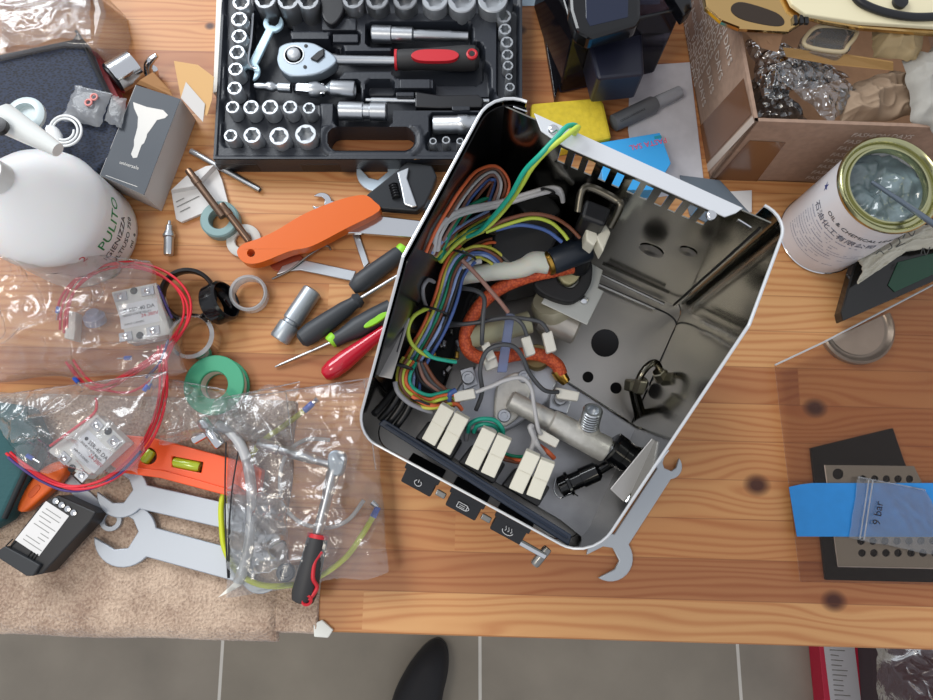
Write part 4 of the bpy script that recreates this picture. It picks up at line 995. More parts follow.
# dark carton with a lamp-shaped drawing
CHW = .052
t = thing('carton', 'small dark grey carton with a white drawing, its flaps open, beside the bottle', 'box', P(150, 150, 0))
face = px([(136, 85), (180.5, 99), (144, 195), (100, 175)], CHW)
base = [Vector((p.x, p.y, .001)) for p in face]
CG = mat('light_grey_card', 'c3bfbb', .6); CDK = mat('slate_printed_card', '3b4149', .55)
mb = MB(); mb.add([tuple(p) for p in face + base], [(7, 6, 5, 4), (1, 2, 6, 5), (2, 3, 7, 6), (3, 0, 4, 7)]); mb.build('carton_sides', CG, t, solid=.001)
slab('printed_face', [(136, 85), (180.5, 99), (144, 195), (100, 175)], CHW + .0006, CHW - .0004, CDK, t, bevel=0)
dr = [(133, 102), (147, 107), (163, 110), (168, 115), (165, 118), (157, 120), (150, 130), (147, 134), (146.5, 137), (144, 143), (141.5, 145), (140, 149), (137, 157.5), (133, 158), (131, 154), (134, 146), (134, 140), (136, 133), (137.5, 127), (138, 117), (134, 108)]
slab('printed_drawing', dr, CHW + .0009, CHW + .0006, mat('print_white', 'd6d3cd', .6), t, bevel=0)
M = frame(P(105.5, 175.5, CHW + .0008), P(140, 188, CHW + .0008))
MB().text('universale', .0065, frame(P(119, 163.5, CHW + .0008), P(139, 170, CHW + .0008))).build('printed_word', MATS['print_white'], t)
MB().add([(0, 0, 0), (.044, 0, 0), (.044, .0007, 0), (0, .0007, 0)], [(0, 1, 2, 3)], M).build('printed_line', MATS['print_white'], t)
def flap(pts, m, name='flap'):
    v = [P(*p) for p in pts]; return MB().add([tuple(p) for p in v], [tuple(range(len(v)))]).build(name, m, t, solid=.0008)
flap([(137, 84, .052), (173, 96, .052), (170, 90, .056), (153, 72, .062), (140, 80, .058)], mat('kraft_inside', 'a3764a', .75))
flap([(181, 98, .047), (174, 61, .047), (198, 65, .047), (214, 77, .047), (212, 100, .047), (207, 116, .047)], mat('kraft_light', 'cda36c', .75))
flap([(181, 98, .0485), (186, 82, .0485), (205, 104, .0485), (203, 122, .0485)], CG)
# navy mesh pouch
NV = mat('navy_mesh_cloth', '1f2738', .8, bump=.2, scale=300, sheen=.2)
nt = NV.node_tree; tc = nt.nodes.new('ShaderNodeTexCoord'); ck = nt.nodes.new('ShaderNodeTexVoronoi'); ck.inputs['Scale'].default_value = 240
mp = nt.nodes.new('ShaderNodeMapping'); mp.inputs['Scale'].default_value = (1, 1.8, 1); mp.inputs['Rotation'].default_value = (0, 0, -.3)
nt.links.new(tc.outputs['Object'], mp.inputs[0]); nt.links.new(mp.outputs[0], ck.inputs['Vector'])
r_ = nt.nodes.new('ShaderNodeValToRGB'); r_.color_ramp.elements[0].color = lin('080b13'); r_.color_ramp.elements[1].color = lin('222c42'); r_.color_ramp.elements[0].position = .2; r_.color_ramp.elements[1].position = .65
nt.links.new(ck.outputs['Distance'], r_.inputs[0]); nt.links.new(r_.outputs[0], nt.nodes['Principled BSDF'].inputs['Base Color'])
t = thing('mesh_pouch', 'dark navy mesh cloth pouch lying behind the spray bottle', 'pouch', P(50, 110, 0))
slab('pouch_body', [(-60, 62), (0, 53), (72, 38), (76, 30), (82, 38), (94, 66), (107, 93), (122, 120), (112, 158), (96, 172), (50, 172), (-60, 172)], .052, .002, NV, t, bevel=.006, seg=3, smooth=True)
MB().tube(crom(px([(76, 31), (83, 42), (95, 68), (108, 95)], .053), 4), .0022, 6).build('pouch_binding', BLACKP, t, smooth=True)
t = thing('red_carton', 'thin red and grey carton edge showing beside the navy pouch', 'box', P(96, 70, 0))
slab('carton_body', [(84, 46), (97, 52), (118, 96), (108, 104), (98, 80)], .030, .001, mat('red_grey_card', 'b0464a', .6), t)
slab('grey_panel', [(88, 53), (95, 56), (103, 76), (99, 77)], .0304, .030, GREYP, t, bevel=0)
# zip bag with two O rings
t = bag('small_zip_bag', 'small clear zip bag with two pink O rings on the navy pouch', [(75, 86), (112, 94), (100, 127), (62, 120)], .058, .004, .003, 3, MILK, nu=40, nv=40, wob=3)
for u, v in ((94, 97), (88.5, 102.5)):
    p = P(u, v, .0655); tag(MB().tube([p + Vector((.0040 * math.cos(a), .0040 * math.sin(a), 0)) for a in [i * PI / 10 for i in range(20)]], .0013, 8, True).build('o_ring', mat('pink_silicone', 'd98a84', .4), None, smooth=True), 'tiny pink O ring in the small zip bag, %s of the two' % ('right' if u > 90 else 'left'), 'o-ring', 'pink O rings')
bag('film_scrap', 'clear plastic scrap hanging between zip bag and dark carton', [(112, 96), (127, 99), (122, 130), (104, 120)], .056, .002, .003, 5, MILK, 'plastic scrap', nu=24, nv=24, wob=3, rim=False)
# silicone tube coil by the spray head
pts = []
for i in range(44):
    a = i / 44 * 2 * PI * 2.6; r = 10 + i * .19
    pts.append((64 + r * math.cos(a) + i * .03, 130 + r * .92 * math.sin(a), .068 + .0012 * i / 4 * .3))
t = thing('tube_coil', 'thin white tube coiled on the navy pouch beside the spray head', 'tube', P(62, 130, .052))
wire('coiled_tube', pts, .0016, mat('white_tube', 'e2e4e4', .35), t, 8, smooth=3)
rod('tube_connector', P(50, 128, .066), P(60, 142, .066), [(0, .006), (.3, .008), (.7, .0075), (1, .004)], mat('white_tube', 'e2e4e4', .35), t)
# clear tray at the top left
t = thing('clear_tray', 'clear ribbed plastic tray at the top left corner of the bench', 'tray', P(50, 20, 0))
q = [(-40, -40), (60, -40), (98, -12), (104, 12), (95, 46), (60, 44), (20, 52), (-40, 66)]
w = px(q, .06)
MB().add([tuple(p) for p in w] + [(p.x * .98 , p.y, .004) for p in w], [tuple(range(8))] + [(i, (i + 1) % 8, (i + 1) % 8 + 8, i + 8) for i in range(8)]).build('tray_shell', CLEARP, t, bevel=.004, smooth=True)
film([(-30, -30), (90, -20), (92, 36), (0, 48)], .064, .006, .006, 21, nu=50, nv=40, f=25).build('ribbed_top', FILM, t, smooth=True, ang=0)
# chrome ring and tap
t = thing('chrome_ring', 'short chrome tube ring with dark inside, between pouch and dark carton', 'ring', P(125, 78, 0))
rod('ring_wall', P(113, 79, .035), P(135, 66, .028), [(0, .020), (.03, .021), (1, .021), (1, .019), (.05, .0185), (.05, .0003)], CHROME, t, 36)
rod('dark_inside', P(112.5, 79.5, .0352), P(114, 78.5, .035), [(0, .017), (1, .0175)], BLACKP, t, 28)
t = thing('chrome_tap', 'little curved chrome tap lever standing behind the dark carton', 'tap', P(152, 70, 0))
wire('lever', [(149, 72, .02), (148, 66, .03), (151, 60, .038), (157, 55, .042)], [.006, .0055, .005, .003], CHROME, t, 12)
rod('tap_body', P(150, 78, .006), P(153, 68, .02), [(0, .009), (.5, .010), (1, .006)], CHROME, t)
# card and bits in front
t = thing('folded_card', 'small white folded paper card with tiny print under the brown tubes', 'card', P(200, 195, 0))
slab('card_sheet', [(171, 190), (190, 181), (215, 164), (222, 180), (228, 203), (200, 214), (181, 222), (176, 219)], .006, .001, PAPER, t, bevel=.0003)
slab('raised_fold', [(171, 190), (186, 176), (206, 166), (214, 165), (194, 186)], .016, .006, PAPER, t, bevel=.0003)
for a, b in (((176, 202), (184, 198)), ((177, 207), (199, 196)), ((180, 212), (190, 207)), ((196, 183), (206, 178))):
    MB().tube(px([a, b], .0068), .0006, 4).build('printed_line', MATS['faint_print'], t)
o = rod('steel_tube', P(191, 151, .008), P(260, 190, .004), [(0, .004), (1, .004), (1, .0028), (.96, .0026)], SATIN, None); tag(o, 'slim steel tube running out from under the socket case corner', 'tube')
o = rod('steel_nozzle', P(168.5, 255, .008), P(169.5, 221, .008), [(0, .0055), (.05, .0062), (.5, .0062), (.52, .0078), (.6, .0078), (.62, .0062), (.68, .0062), (.7, .0045), (.86, .0042), (.9, .0022), (1, .0020)], SATIN, None); tag(o, 'small pointed steel nozzle lying alone on the wood by the bottle', 'nozzle')
o = MB().lathe([(.024, 0), (.025, .001), (.025, .013), (.023, .015), (.014, .015), (.013, .013), (.013, 0)], Matrix.Translation((P(221, 221, .008).x, P(221, 221, .008).y, .001)), 36, True).build('tape_roll', mat('teal_grey_tape', '7e9c9c', .5), None, smooth=True, ang=40); tag(o, 'small teal grey tape roll under the brown tubes', 'tape roll')
o = MB().lathe([(.022, 0), (.0225, .001), (.0225, .004), (.021, .005), (.012, .005), (.011, .004), (.011, 0)], Matrix.Translation((P(244, 241, .003).x, P(244, 241, .003).y, .001)), 36, True).build('flat_washer', mat('pale_grey_plastic', 'c6c6c0', .45), None, smooth=True, ang=40); tag(o, 'pale grey washer under the hanging end of the orange handle', 'washer')
BRN = mat('brown_bronze', '7c6555', .3, .85)
for a, b, za, zb, lb in (((188, 170), (223, 217), .026, .022, 'brown steel tube, upper of the pair lying over the white card'), ((221, 204), (249, 241), .024, .012, 'brown steel tube ending at the orange wrench handle, lower of the pair')):
    tag(rod('bronze_tube', P(*a, za), P(*b, zb), [(0, .0042), (.02, .0048), (.18, .0048), (.19, .0056), (.3, .0056), (.31, .0048), (1, .0048)], BRN, None), lb, 'tube', 'brown tubes')
# rings
def ringat(name, u, v, zc, ro, ri, h, m, label, cat='ring', tiltto=None, n=40):
    c = P(u, v, zc); M = axis(c, c + Vector(tiltto)) if tiltto else Matrix.Translation(c)
    e = h * .12
    o = MB().lathe([(ro - e, 0), (ro, e), (ro, h - e), (ro - e, h), (ri + e * .5, h), (ri, h - e), (ri, 0)], M, n, True).build(name, m, None, smooth=True, ang=40)
    return tag(o, label, cat)
ringat('black_band', 190, 296, .003, .034, .0285, .024, BLACKP, 'thin black band ring lying left of the short black cylinder', tiltto=(.25, -.2, 1))
ringat('black_collar', 212, 306, .020, .026, .021, .024, BLACKG, 'short black threaded collar standing on edge between the clear rings', tiltto=(.85, .25, .35))
ringat('clear_ring', 251, 296, .003, .0235, .0185, .020, clear('frosted_acrylic', 'f2f4f4', .15, gloss=2.0, haze=.6, hazecol='f4f6f8'), 'frosted clear ring lying right of the black collar', tiltto=(.1, -.05, 1))
ringat('clear_bushing', 200, 341, .002, .0285, .0225, .034, MATS['frosted_acrylic'], 'tall clear plastic bushing standing above the green tape spool')
t = thing('tape_spool', 'green plastic spool of white thread tape at the bag corner', 'spool', P(221, 386, .001))
c = P(221, 388, .0); MT = Matrix.Translation((c.x, c.y, .001))
GS = mat('green_spool_plastic', '3f9f78', .4)
for z0 in (0, .021):
    MB().lathe([(.036, z0), (.037, z0 + .001), (.037, z0 + .003), (.036, z0 + .004), (.018, z0 + .004), (.017, z0 + .003), (.017, z0)], MT, 48, True).build('spool_flange', GS, t, smooth=True, ang=40)
MB().lathe([(.034, .0042), (.034, .0208), (.0172, .0208), (.0172, .0042)], MT, 40, True).build('white_tape', WHITEP, t, smooth=True, ang=40)
# relays
def relay(c4, z, label, bord=1):
    """c4 = top left, top right, bottom right, bottom left as the print reads"""
    w = px(c4, z + .022); t = thing('solid_state_relay', label, 'relay', (w[0] + w[2]) / 2 - Vector((0, 0, .022)))
    t['group'] = 'white relays'
    RW = mat('relay_white_plastic', 'd8d8d2', .4)
    MB().prism(w, z, z + .022).build('housing', RW, t, bevel=.0012)
    X = (w[1] - w[0]); Y = (w[3] - w[0]); lw, lh = X.length, Y.length
    M = frame(w[0] + Vector((0, 0, .0003)), w[1] + Vector((0, 0, .0003)))
    MB().add([(lw * .12, -lh * .28, 0), (lw * .97, -lh * .28, 0), (lw * .97, -lh * .72, 0), (lw * .12, -lh * .72, 0)], [(3, 2, 1, 0)], M).build('label_plate', mat('relay_label', 'e6e8ea', .4), t)
    M2 = M @ Matrix.Translation((0, 0, .0003))
    MB().text('SSR-40 DA', lh * .10, M2 @ Matrix.Translation((lw * .34, -lh * .44, 0))).build('printed_code', INK, t)
    MB().text('SOLID STATE RELAY', lh * .055, M2 @ Matrix.Translation((lw * .2, -lh * .51, 0))).build('printed_line', INK, t)
    MB().text('24-380V', lh * .09, M2 @ Matrix.Translation((lw * .58, -lh * .58, 0))).build('red_print', REDINK, t)
    MB().text('INPUT 3-32VDC', lh * .05, M2 @ Matrix.Translation((lw * .2, -lh * .67, 0))).build('printed_line', INK, t)
    MB().lathe([(.0022, 0), (.0022, .0002)], M2 @ Matrix.Translation((lw * .25, -lh * .40, 0)), 16).build('printed_logo', INK, t)
    for fx, fy in ((.2, .13), (.8, .13), (.2, .87), (.8, .87)):
        tp = MB().prism([(lw * (fx - .14), -lh * (fy - .08)), (lw * (fx + .14), -lh * (fy - .08)), (lw * (fx + .14), -lh * (fy + .08)), (lw * (fx - .14), -lh * (fy + .08))], 0, .0016, M=M).build('terminal_plate', ZINC, t, bevel=.0004)
        MB().lathe([(.0034, .0016), (.0034, .003), (.001, .0036)], M @ Matrix.Translation((lw * fx, -lh * fy, 0)), 14).build('terminal_screw', CHROME, tp, smooth=True)
    for fy in (.07, .90):
        MB().lathe([(.0045, .0002), (.0045, .0006)], M @ Matrix.Translation((lw * .5, -lh * fy, 0)), 16).build('mounting_hole', DARKR, t)
    return t
relay([(111, 292), (156, 282.5), (171, 334), (127.5, 343)], .012, 'white solid state relay inside the upper clear bag with the red wire loop')
relay([(97, 414), (126, 442), (84.5, 479), (47, 451)], .034, 'white solid state relay in the lower clear bag above the utility knife')
RW_ = wm('bright_red', 'e02638'); PW_ = wm('purple', '4a3a7a')
def coil(label, runs, ferr, z=.04):
    a = runs[0][1][0]; t = thing('wire_coil', label, 'wire', P(a[0], a[1], .001))
    for m_, pts in runs: wire('coil_wire', [(u, v, z + .003 * math.sin(i * 1.3)) for i, (u, v) in enumerate(pts)], .0016, m_, t, 7)
    for (u, v, a_) in ferr:
        d = Vector((math.cos(a_), -math.sin(a_), 0)); p = P(u, v, z + .003)
        bf = rod('blue_ferrule', p - d * .004, p + d * .004, [(0, .0026), (1, .0026)], mat('blue_sleeve', '2458c8', .35), t, 10)
        rod('ferrule_tip', p + d * .004, p + d * .013, [(0, .0012), (1, .001)], CHROME, bf, 8)
    return t
loop = [(60, 330), (62, 308), (72, 286), (92, 270), (118, 264), (145, 268), (168, 280), (182, 298), (183, 318), (172, 338), (150, 358), (125, 374), (100, 387), (82, 382), (66, 362)]
coil('red wires looped round the upper relay in the clear bag', [(RW_, [(u + dx, v + dy) for u, v in loop]) for dx, dy in ((0, 0), (4, 3), (7, -2))] + [(RW_, [(58, 320), (60, 300), (75, 280), (100, 266), (130, 265)]), (PW_, [(158, 286), (166, 305), (172, 318)]), (RW_, [(100, 389), (130, 392), (158, 374), (170, 352), (178, 330)])], [(58, 310, 1.6), (76, 380, .8), (128, 358, 3.1), (149, 386, -1.2)])
loop = [(162, 345), (164, 370), (163, 395), (156, 422), (143, 446), (122, 468), (98, 482), (70, 486), (45, 477), (22, 462), (10, 452)]
coil('red and purple wires running down to the lower relay in the second bag', [(RW_, loop), (RW_, [(u - 4, v + 1) for u, v in loop]), (RW_, [(u + 3, v + 3) for u, v in loop[:-1]]), (PW_, [(u - 2, v + 5) for u, v in loop[4:]]), (PW_, [(168, 340), (160, 362), (146, 378)]), (RW_, [(50, 446), (75, 428), (95, 412), (96, 398)])], [(30, 457, .5), (146, 388, -1.0)], .06)
# parts inside the upper bag
for u, v, s in ((100, 320, 9), (92, 305, 8), (112, 350, 7), (84, 335, 8), (140, 350, 6)):
    pass
o = slab('nylon_spacer', [(66, 310), (76, 312), (74, 340), (64, 338)], .020, .004, WHITEP, None, bevel=.001); tag(o, 'cream nylon block inside the red wire loop, left of the relay', 'spacer')
o = rod('heatsink_grommet', P(96, 322, .010), P(92, 312, .022), [(0, .013), (.6, .013), (.7, .009), (1, .008)], mat('smoky_plastic', '9b9bb0', .3), None); tag(o, 'smoky grey plastic bush left of the upper relay in the bag', 'bush')
# bags
bag('plastic_bag', 'large crumpled clear bag holding the upper relay, over the bottle foot', [(-40, 238), (150, 262), (188, 372), (-40, 385)], .058, .030, .020, 1, nu=150, nv=110, wob=14, f=13)
bag('plastic_bag', 'clear bag holding the lower relay, its lower edge over the orange knife', [(-20, 398), (168, 372), (138, 474), (30, 470)], .070, .018, .018, 12, nu=110, nv=80, wob=10, f=16)
bag('plastic_bag', 'crumpled clear film between the lower relay bag and the green spool', [(150, 376), (225, 390), (262, 430), (160, 445)], .040, .008, .014, 31, nu=70, nv=50, wob=8, f=24)
bag('plastic_bag', 'empty clear film crumpled over the spool foot and the level end', [(215, 400), (300, 382), (288, 440), (205, 444)], .040, .006, .008, 41, nu=70, nv=50, wob=6, f=26)
# the zip bag and what lies in and on it
MT_ = .012
t = thing('ratchet', 'ratchet with black and red grip lying across the clear zip bag', 'ratchet', P(320, 530, .02))
rod('shaft', P(334, 470, .034), P(317, 536, .034), [(0, .0082), (.3, .0075), (.4, .0062), (1, .0058)], SATIN, t)
slab('ratchet_head', [(328, 455), (334, 450), (343, 452), (345, 460), (341, 474), (333, 476), (328, 468)], .042, .026, MATS['satin_head_steel'], t, curve=True, bevel=.002)
rod('grip_collar', P(318.5, 534, .034), P(317.6, 538, .034), [(0, .0125), (1, .0125)], REDP, t)
gp = rod('grip', P(318, 537, .034), P(302, 603, .034), [(0, .0115), (.1, .0125), (.5, .0135), (.85, .0145), (.97, .0125), (1, .008)], MATS['soft_black_rubber'], t)
wire('red_edge', [(322, 552, .041), (315, 562, .044), (313, 578, .046), (317, 588, .042), (309, 600, .043)], .0024, REDP, gp, 8)
MB().lathe([(.0065, 0), (.0065, .003), (.0045, .004), (.0035, .003), (.0035, 0)], Matrix.Translation(P(307, 600, .043)), 16).build('red_ring', REDP, gp, smooth=True)
o = rod('extension_bar', P(258, 443, .030), P(330, 464, .034), [(0, .0058), (.04, .0072), (.3, .0072), (.31, .0055), (.4, .0055), (.42, .0066), (.78, .0062), (.8, .005), (1, .005)], SATIN, None); tag(o, 'chrome extension bar joined to the ratchet head on the zip bag', 'extension bar')
t = thing('chrome_tee', 'small chrome tee fitting lying above the spirit level end', 'fitting', P(212, 435, .02))
rod('tee_bar', P(201, 420, .045), P(221, 446, .042), [(0, .006), (.05, .0072), (.95, .0072), (1, .006)], CHROME, t)
rod('tee_stem', P(209, 432, .044), P(194, 440, .040), [(0, .005), (1, .0055)], CHROME, t)
YG = wm('lime_cable', 'c6cf20')
t = thing('earth_cable', 'yellow green cable with blue ferrules looping under the zip bag', 'cable', P(230, 520, .02))
wire('cable', [(305, 410, .026), (285, 425, .026), (262, 442, .026), (246, 462, .026), (232, 478, .026), (222, 500, .026), (222, 530, .026), (226, 552, .026), (240, 574, .026), (262, 585, .024), (290, 585, .022), (318, 577, .020), (345, 558, .016), (362, 535, .014), (374, 515, .012)], .0034, YG, t, 10)
for a, b, c in (((304, 411), (313, 403), (318, 399)), ((373, 517), (378, 507), (372, 502))):
    z = .026 if a[0] < 350 else .012
    rod('blue_ferrule', P(*a, z), P(*b, z), [(0, .0040), (1, .0038)], mat('blue_sleeve', '2458c8', .35), t, 12)
    rod('ferrule_tip', P(*b, z), P(*c, z), [(0, .003), (1, .004)], CHROME, t, 10)
TUBE = clear('translucent_tube', 'eef0f0', .15, gloss=1.3, haze=.8, hazecol='f0f2f4')
o = wire('silicone_tube', [(217, 425, .044), (228, 430, .044), (240, 444, .042), (248, 466, .040), (252, 500, .036), (250, 535, .034), (244, 565, .032), (238, 582, .030)], .0062, TUBE, None, 14); tag(o, 'thick translucent silicone tube curving down the left side of the zip bag', 'tube')
o = wire('thin_tube', [(330, 440, .018), (305, 440, .018), (286, 455, .018), (280, 480, .018), (284, 505, .018), (300, 522, .018), (325, 528, .018), (348, 520, .018), (364, 500, .018)], .0026, TUBE, None, 10); tag(o, 'thin clear tube in a wide loop inside the zip bag', 'tube')
for k, (o_, lb) in enumerate(((0, 'thin black cable tie, left of the pair by the zip bag edge'), (14, 'thin black cable tie, right of the pair by the zip bag edge'))):
    tag(wire('cable_tie', [(226 + o_, 442, .044), (225 + o_ * .5, 490, .044), (226 + o_ * .2, 540, .040), (228 + o_ * .1, 578, .034)], .0009, BLACKP, None, 6), lb, 'cable tie', 'black cable ties')
o = MB().lathe([(.0100, 0), (.0105, .002), (.0105, .008), (.009, .0095), (.006, .0095), (.005, .007), (.0004, .007)], Matrix.Translation(P(287, 572, .028)), 28).build('rubber_knob', NAVYP, None, smooth=True, ang=40); tag(o, 'small round dark rubber knob in the zip bag left of the ratchet grip', 'knob')
bag('inner_bag', 'small milky plastic bag folded inside the zip bag beside the thick tube', [(250, 490), (284, 498), (292, 565), (254, 575)], .030, .010, .010, 51, MILK, nu=50, nv=60, wob=5, f=30)
bag('inner_bag', 'milky film strip at the far left inside the zip bag', [(228, 480), (250, 482), (246, 578), (228, 576)], .028, .006, .008, 57, MILK, nu=40, nv=60, wob=4, f=30)
t = bag('zip_bag', 'large clear zip bag spread flat between the spirit level and machine', [(228, 400), (372, 378), (389, 572), (226, 598)], .030, .012, .012, 61, nu=110, nv=110, wob=6, f=14)
for a, b in (((286, 392), (292, 440)), ((364, 380), (376, 470))):
    MB().tube(crom([P(*a, .046), P(*b, .048)], 3), .0008, 5).build('fold_line', FILM, t)
o = MB().prism(px([(217, 598), (234, 582), (247, 574), (240, 586), (228, 593)], .032), .028, .030).build('white_spatula', WHITEP, None, bevel=.0004); tag(o, 'pointed white plastic tip sticking out below the zip bag', 'spatula')
o = slab('scraper', [(313, 624), (322, 620), (333, 630), (328, 638), (314, 637)], .006, .001, mat('pale_white_plastic', 'dcdcd4', .5), None, bevel=.001); tag(o, 'small pale plastic corner poking out at the bench edge by the towel hem', 'scraper')
# spanner under the machine corner
SPM = mat('grey_satin_steel', 'b4b9be', .42, .5, bump=.04, scale=120)
a, b = P(609, 557, .002), P(668, 466, .002)
tag(spanner(a, b, RR(23, 610, 555), RR(13, 668, 462), RR(17, 640, 500), .005, SPM, 'x', anga=-.5, endb='open'), 'grey open ended spanner poking out under the machine corner', 'wrench')
# ------------------------------------------------------------ right: cartons, can, cover, water tank
SMK = clear('smoked_acrylic', '5c5666', .05, gloss=.6, ior=1.45, haze=.10, hazecol='50505c')
t = thing('water_tank', 'smoked clear water tank with black frame standing behind the machine', 'water tank', P(620, 60, 0))
TZ_ = .135
fp = px([(574, 32), (684, 8)], TZ_); d_ = (fp[1] - fp[0]); d_.z = 0; nb = Vector((-d_.y, d_.x, 0)).normalized() * .14
mb = MB(); A, Bq = fp; C_, D_ = Bq + nb, A + nb
def dn(p): return Vector((p.x, p.y, .002))
mb.add([tuple(A), tuple(Bq), tuple(C_), tuple(D_), tuple(dn(A)), tuple(dn(Bq)), tuple(dn(C_)), tuple(dn(D_))], [(0, 1, 5, 4), (1, 2, 6, 5), (2, 3, 7, 6), (3, 0, 4, 7), (4, 5, 6, 7)])
mb.build('smoked_wall', SMK, t, bevel=.004)
for p, q in ((A, Bq), (Bq, C_), (C_, D_), (D_, A)): MB().tube([p, q], .0018, 6).build('tank_edge', BLACKG, t)
slab('black_head', [(566, -60), (570, 10), (576, 30), (590, 38), (636, 26), (641, 18), (641, -60)], .152, .128, BLACKG, t, bevel=.004)
slab('dark_window', [(584, -60), (586, 18), (590, 26), (628, 17), (630, -60)], .1525, .1515, mat('dark_blue_window', '182036', .08), t)
slab('corner_clip', [(656, -30), (684, 16), (693, 8), (688, -40)], .150, .130, BLACKG, t, bevel=.003)
slab('inner_filter', [(588, 40), (642, 28), (645, 74), (598, 79)], .10, .045, mat('dark_navy_plastic', '1c1f30', .4), t, bevel=.004)
o = MB().prism(px([(535, -30), (560, -30), (566, 10), (562, 70), (556, 96)], .02), .001, .012).build('smoked_panel', SMK, None, bevel=.001); tag(o, 'narrow smoked plastic panel lying left of the water tank', 'panel')
o = slab('sponge_cloth', [(531, 103), (600, 97), (604, 103), (612, 138), (560, 150), (530, 135)], .022, .001, mat('yellow_sponge', 'd2b92c', .7, bump=.4, scale=160, var=.08), None, bevel=.004); tag(o, 'yellow sponge cloth directly behind the machine flange', 'sponge')
t = thing('glue_tube', 'grey marker shaped tube lying on printed paper right of the sponge', 'tube', P(640, 110, 0))
rod('tube_body', P(612, 124, .012), P(657, 103, .012), [(0, .006), (.04, .0115), (.9, .012), (1, .008)], mat('dark_grey_tube', '63666a', .45), t)
rod('tube_cap', P(656, 103, .012), P(680, 92, .012), [(0, .009), (1, .0085)], clear('clear_cap', 'f0f0f4', .1, gloss=1.3, haze=.5, hazecol='dcdfe4'), t)
MB().text('COLLA UNIVERSALE', .0042, frame(P(621, 122, .0245), P(653, 106, .0245))).build('tube_print', INK, t)
o = slab('printed_sheet', [(630, 66), (690, 62), (705, 190), (640, 200), (628, 130)], .0016, .0004, mat('sheet_paper', 'c8c6ca', .7, var=.06, scale=60), None); tag(o, 'crumpled pale printed paper sheet under the glue tube', 'paper')
o = slab('paper_sheet', [(505, -30), (660, -30), (660, 4), (505, 6)], .0012, .0004, mat('bluish_paper', 'c5dcea', .5), None); tag(o, 'pale blue paper sheet at the top edge behind the water tank', 'paper')
o = slab('blister_sheet', [(680, 175), (720, 180), (752, 215), (735, 235), (690, 215)], .004, .001, mat('blue_grey_blister', '6b7680', .25), None); tag(o, 'blue grey plastic blister under the cardboard box corner', 'blister')
o = slab('white_slip', [(716, 192), (752, 190), (752, 212), (735, 214)], .003, .001, PAPER, None); tag(o, 'white paper slip between cardboard box and machine corner', 'paper')
t = thing('paste_box', 'bright blue paste box with red lettering behind the machine flange', 'box', P(630, 150, 0))
BLUEC = mat('bright_blue_card', '38a6e8', .35)
slab('box_body', [(598, 143), (660, 132.5), (671, 163), (655, 190), (604, 190)], .026, .001, BLUEC, t, bevel=.0008)
MB().text('PASTA SAL', .0105, frame(P(666, 137.5, .0264), P(612, 149.5, .0264)), squash=1.0).build('red_lettering', mat('pink_red_ink', 'e2506a', .6), t)
slab('teal_mark', [(654, 136.5), (661, 135), (662, 137.5), (655, 139)], .0264, .026, mat('teal_ink', '1a93a8', .6), t, bevel=0)
# cardboard box with fashion print
CBM = mat('printed_cardboard', '9b806e', .8, bump=.15, scale=120, var=.12)
BH = .150
c0 = P(755, 121, BH); pl = P(738, 30, BH); pr = P(838, 124, BH)
lf = (pl - c0).normalized(); rt = (pr - c0).normalized(); lf = Vector((lf.x, lf.y, 0)).normalized(); rt = Vector((rt.x, rt.y, 0)).normalized()
t = thing('cardboard_box', 'open brown printed cardboard box with parcel tape at the top right', 'box', Vector((c0.x, c0.y, 0)) + rt * .1 + lf * .1)
def wallq(p, q, zt=BH, th=.004, inw=None):
    p, q = Vector((p.x, p.y, 0)), Vector((q.x, q.y, 0)); n_ = inw.normalized() * th
    vs = [(p.x, p.y, .001), (q.x, q.y, .001), (q.x, q.y, zt), (p.x, p.y, zt), (p.x + n_.x, p.y + n_.y, .001), (q.x + n_.x, q.y + n_.y, .001), (q.x + n_.x, q.y + n_.y, zt), (p.x + n_.x, p.y + n_.y, zt)]
    return MB().add(vs, [(0, 1, 2, 3), (7, 6, 5, 4), (3, 2, 6, 7), (0, 3, 7, 4), (1, 5, 6, 2), (0, 4, 5, 1)])
LW, RWd = .30, .34
cA = c0 + lf * LW; cB = c0 + rt * RWd
wallq(c0, cA, inw=rt).build('side_wall', CBM, t)
wallq(c0, cB, inw=lf).build('side_wall', CBM, t)
wallq(cA, cA + rt * RWd, inw=-lf).build('side_wall', CBM, t)
wallq(cB, cB + lf * LW, inw=-rt).build('side_wall', CBM, t)
MB().prism([c0, cB, cB + lf * LW, cA], .001, .004).build('box_floor', CARD, t)
TAPE = mat('brown_parcel_tape', '6e4a31', .25, coat=.3)
# tape stripes and words on the two outer faces
nL = -rt; nL = Vector((-lf.y, lf.x, 0)); nL = nL if nL.dot(rt) < 0 else -nL
nR = Vector((-rt.y, rt.x, 0)); nR = nR if nR.dot(lf) < 0 else -nR
def onface(dirv, n_, pts, m, name, off=.0006):
    vs = []
    for s_, z in pts: q = c0 + dirv * s_ + n_ * off; vs.append((q.x, q.y, z))
    return MB().add(vs, [tuple(range(len(vs)))]).build(name, m, t, fix=False)
def fz_(u, v, dirv, n_):
    q = PW(u, v, c0, n_); return ((q - c0).dot(dirv), q.z)
onface(lf, nL, [fz_(*p, lf, nL) for p in ((744, 78), (752, 114), (697, 174), (688, 140))], TAPE, 'parcel_tape')
onface(lf, nL, [fz_(*p, lf, nL) for p in ((753, 116), (755, 122), (699, 182), (696, 176))], mat('torn_white_card', 'b9aba0', .8), 'torn_edge')
onface(rt, nR, [fz_(*p, rt, nR) for p in ((750, 140), (786, 142), (750, 190), (705, 190))], TAPE, 'parcel_tape')
WP = mat('pale_box_print', 'd0c4ba', .8)
ex = lf * -1
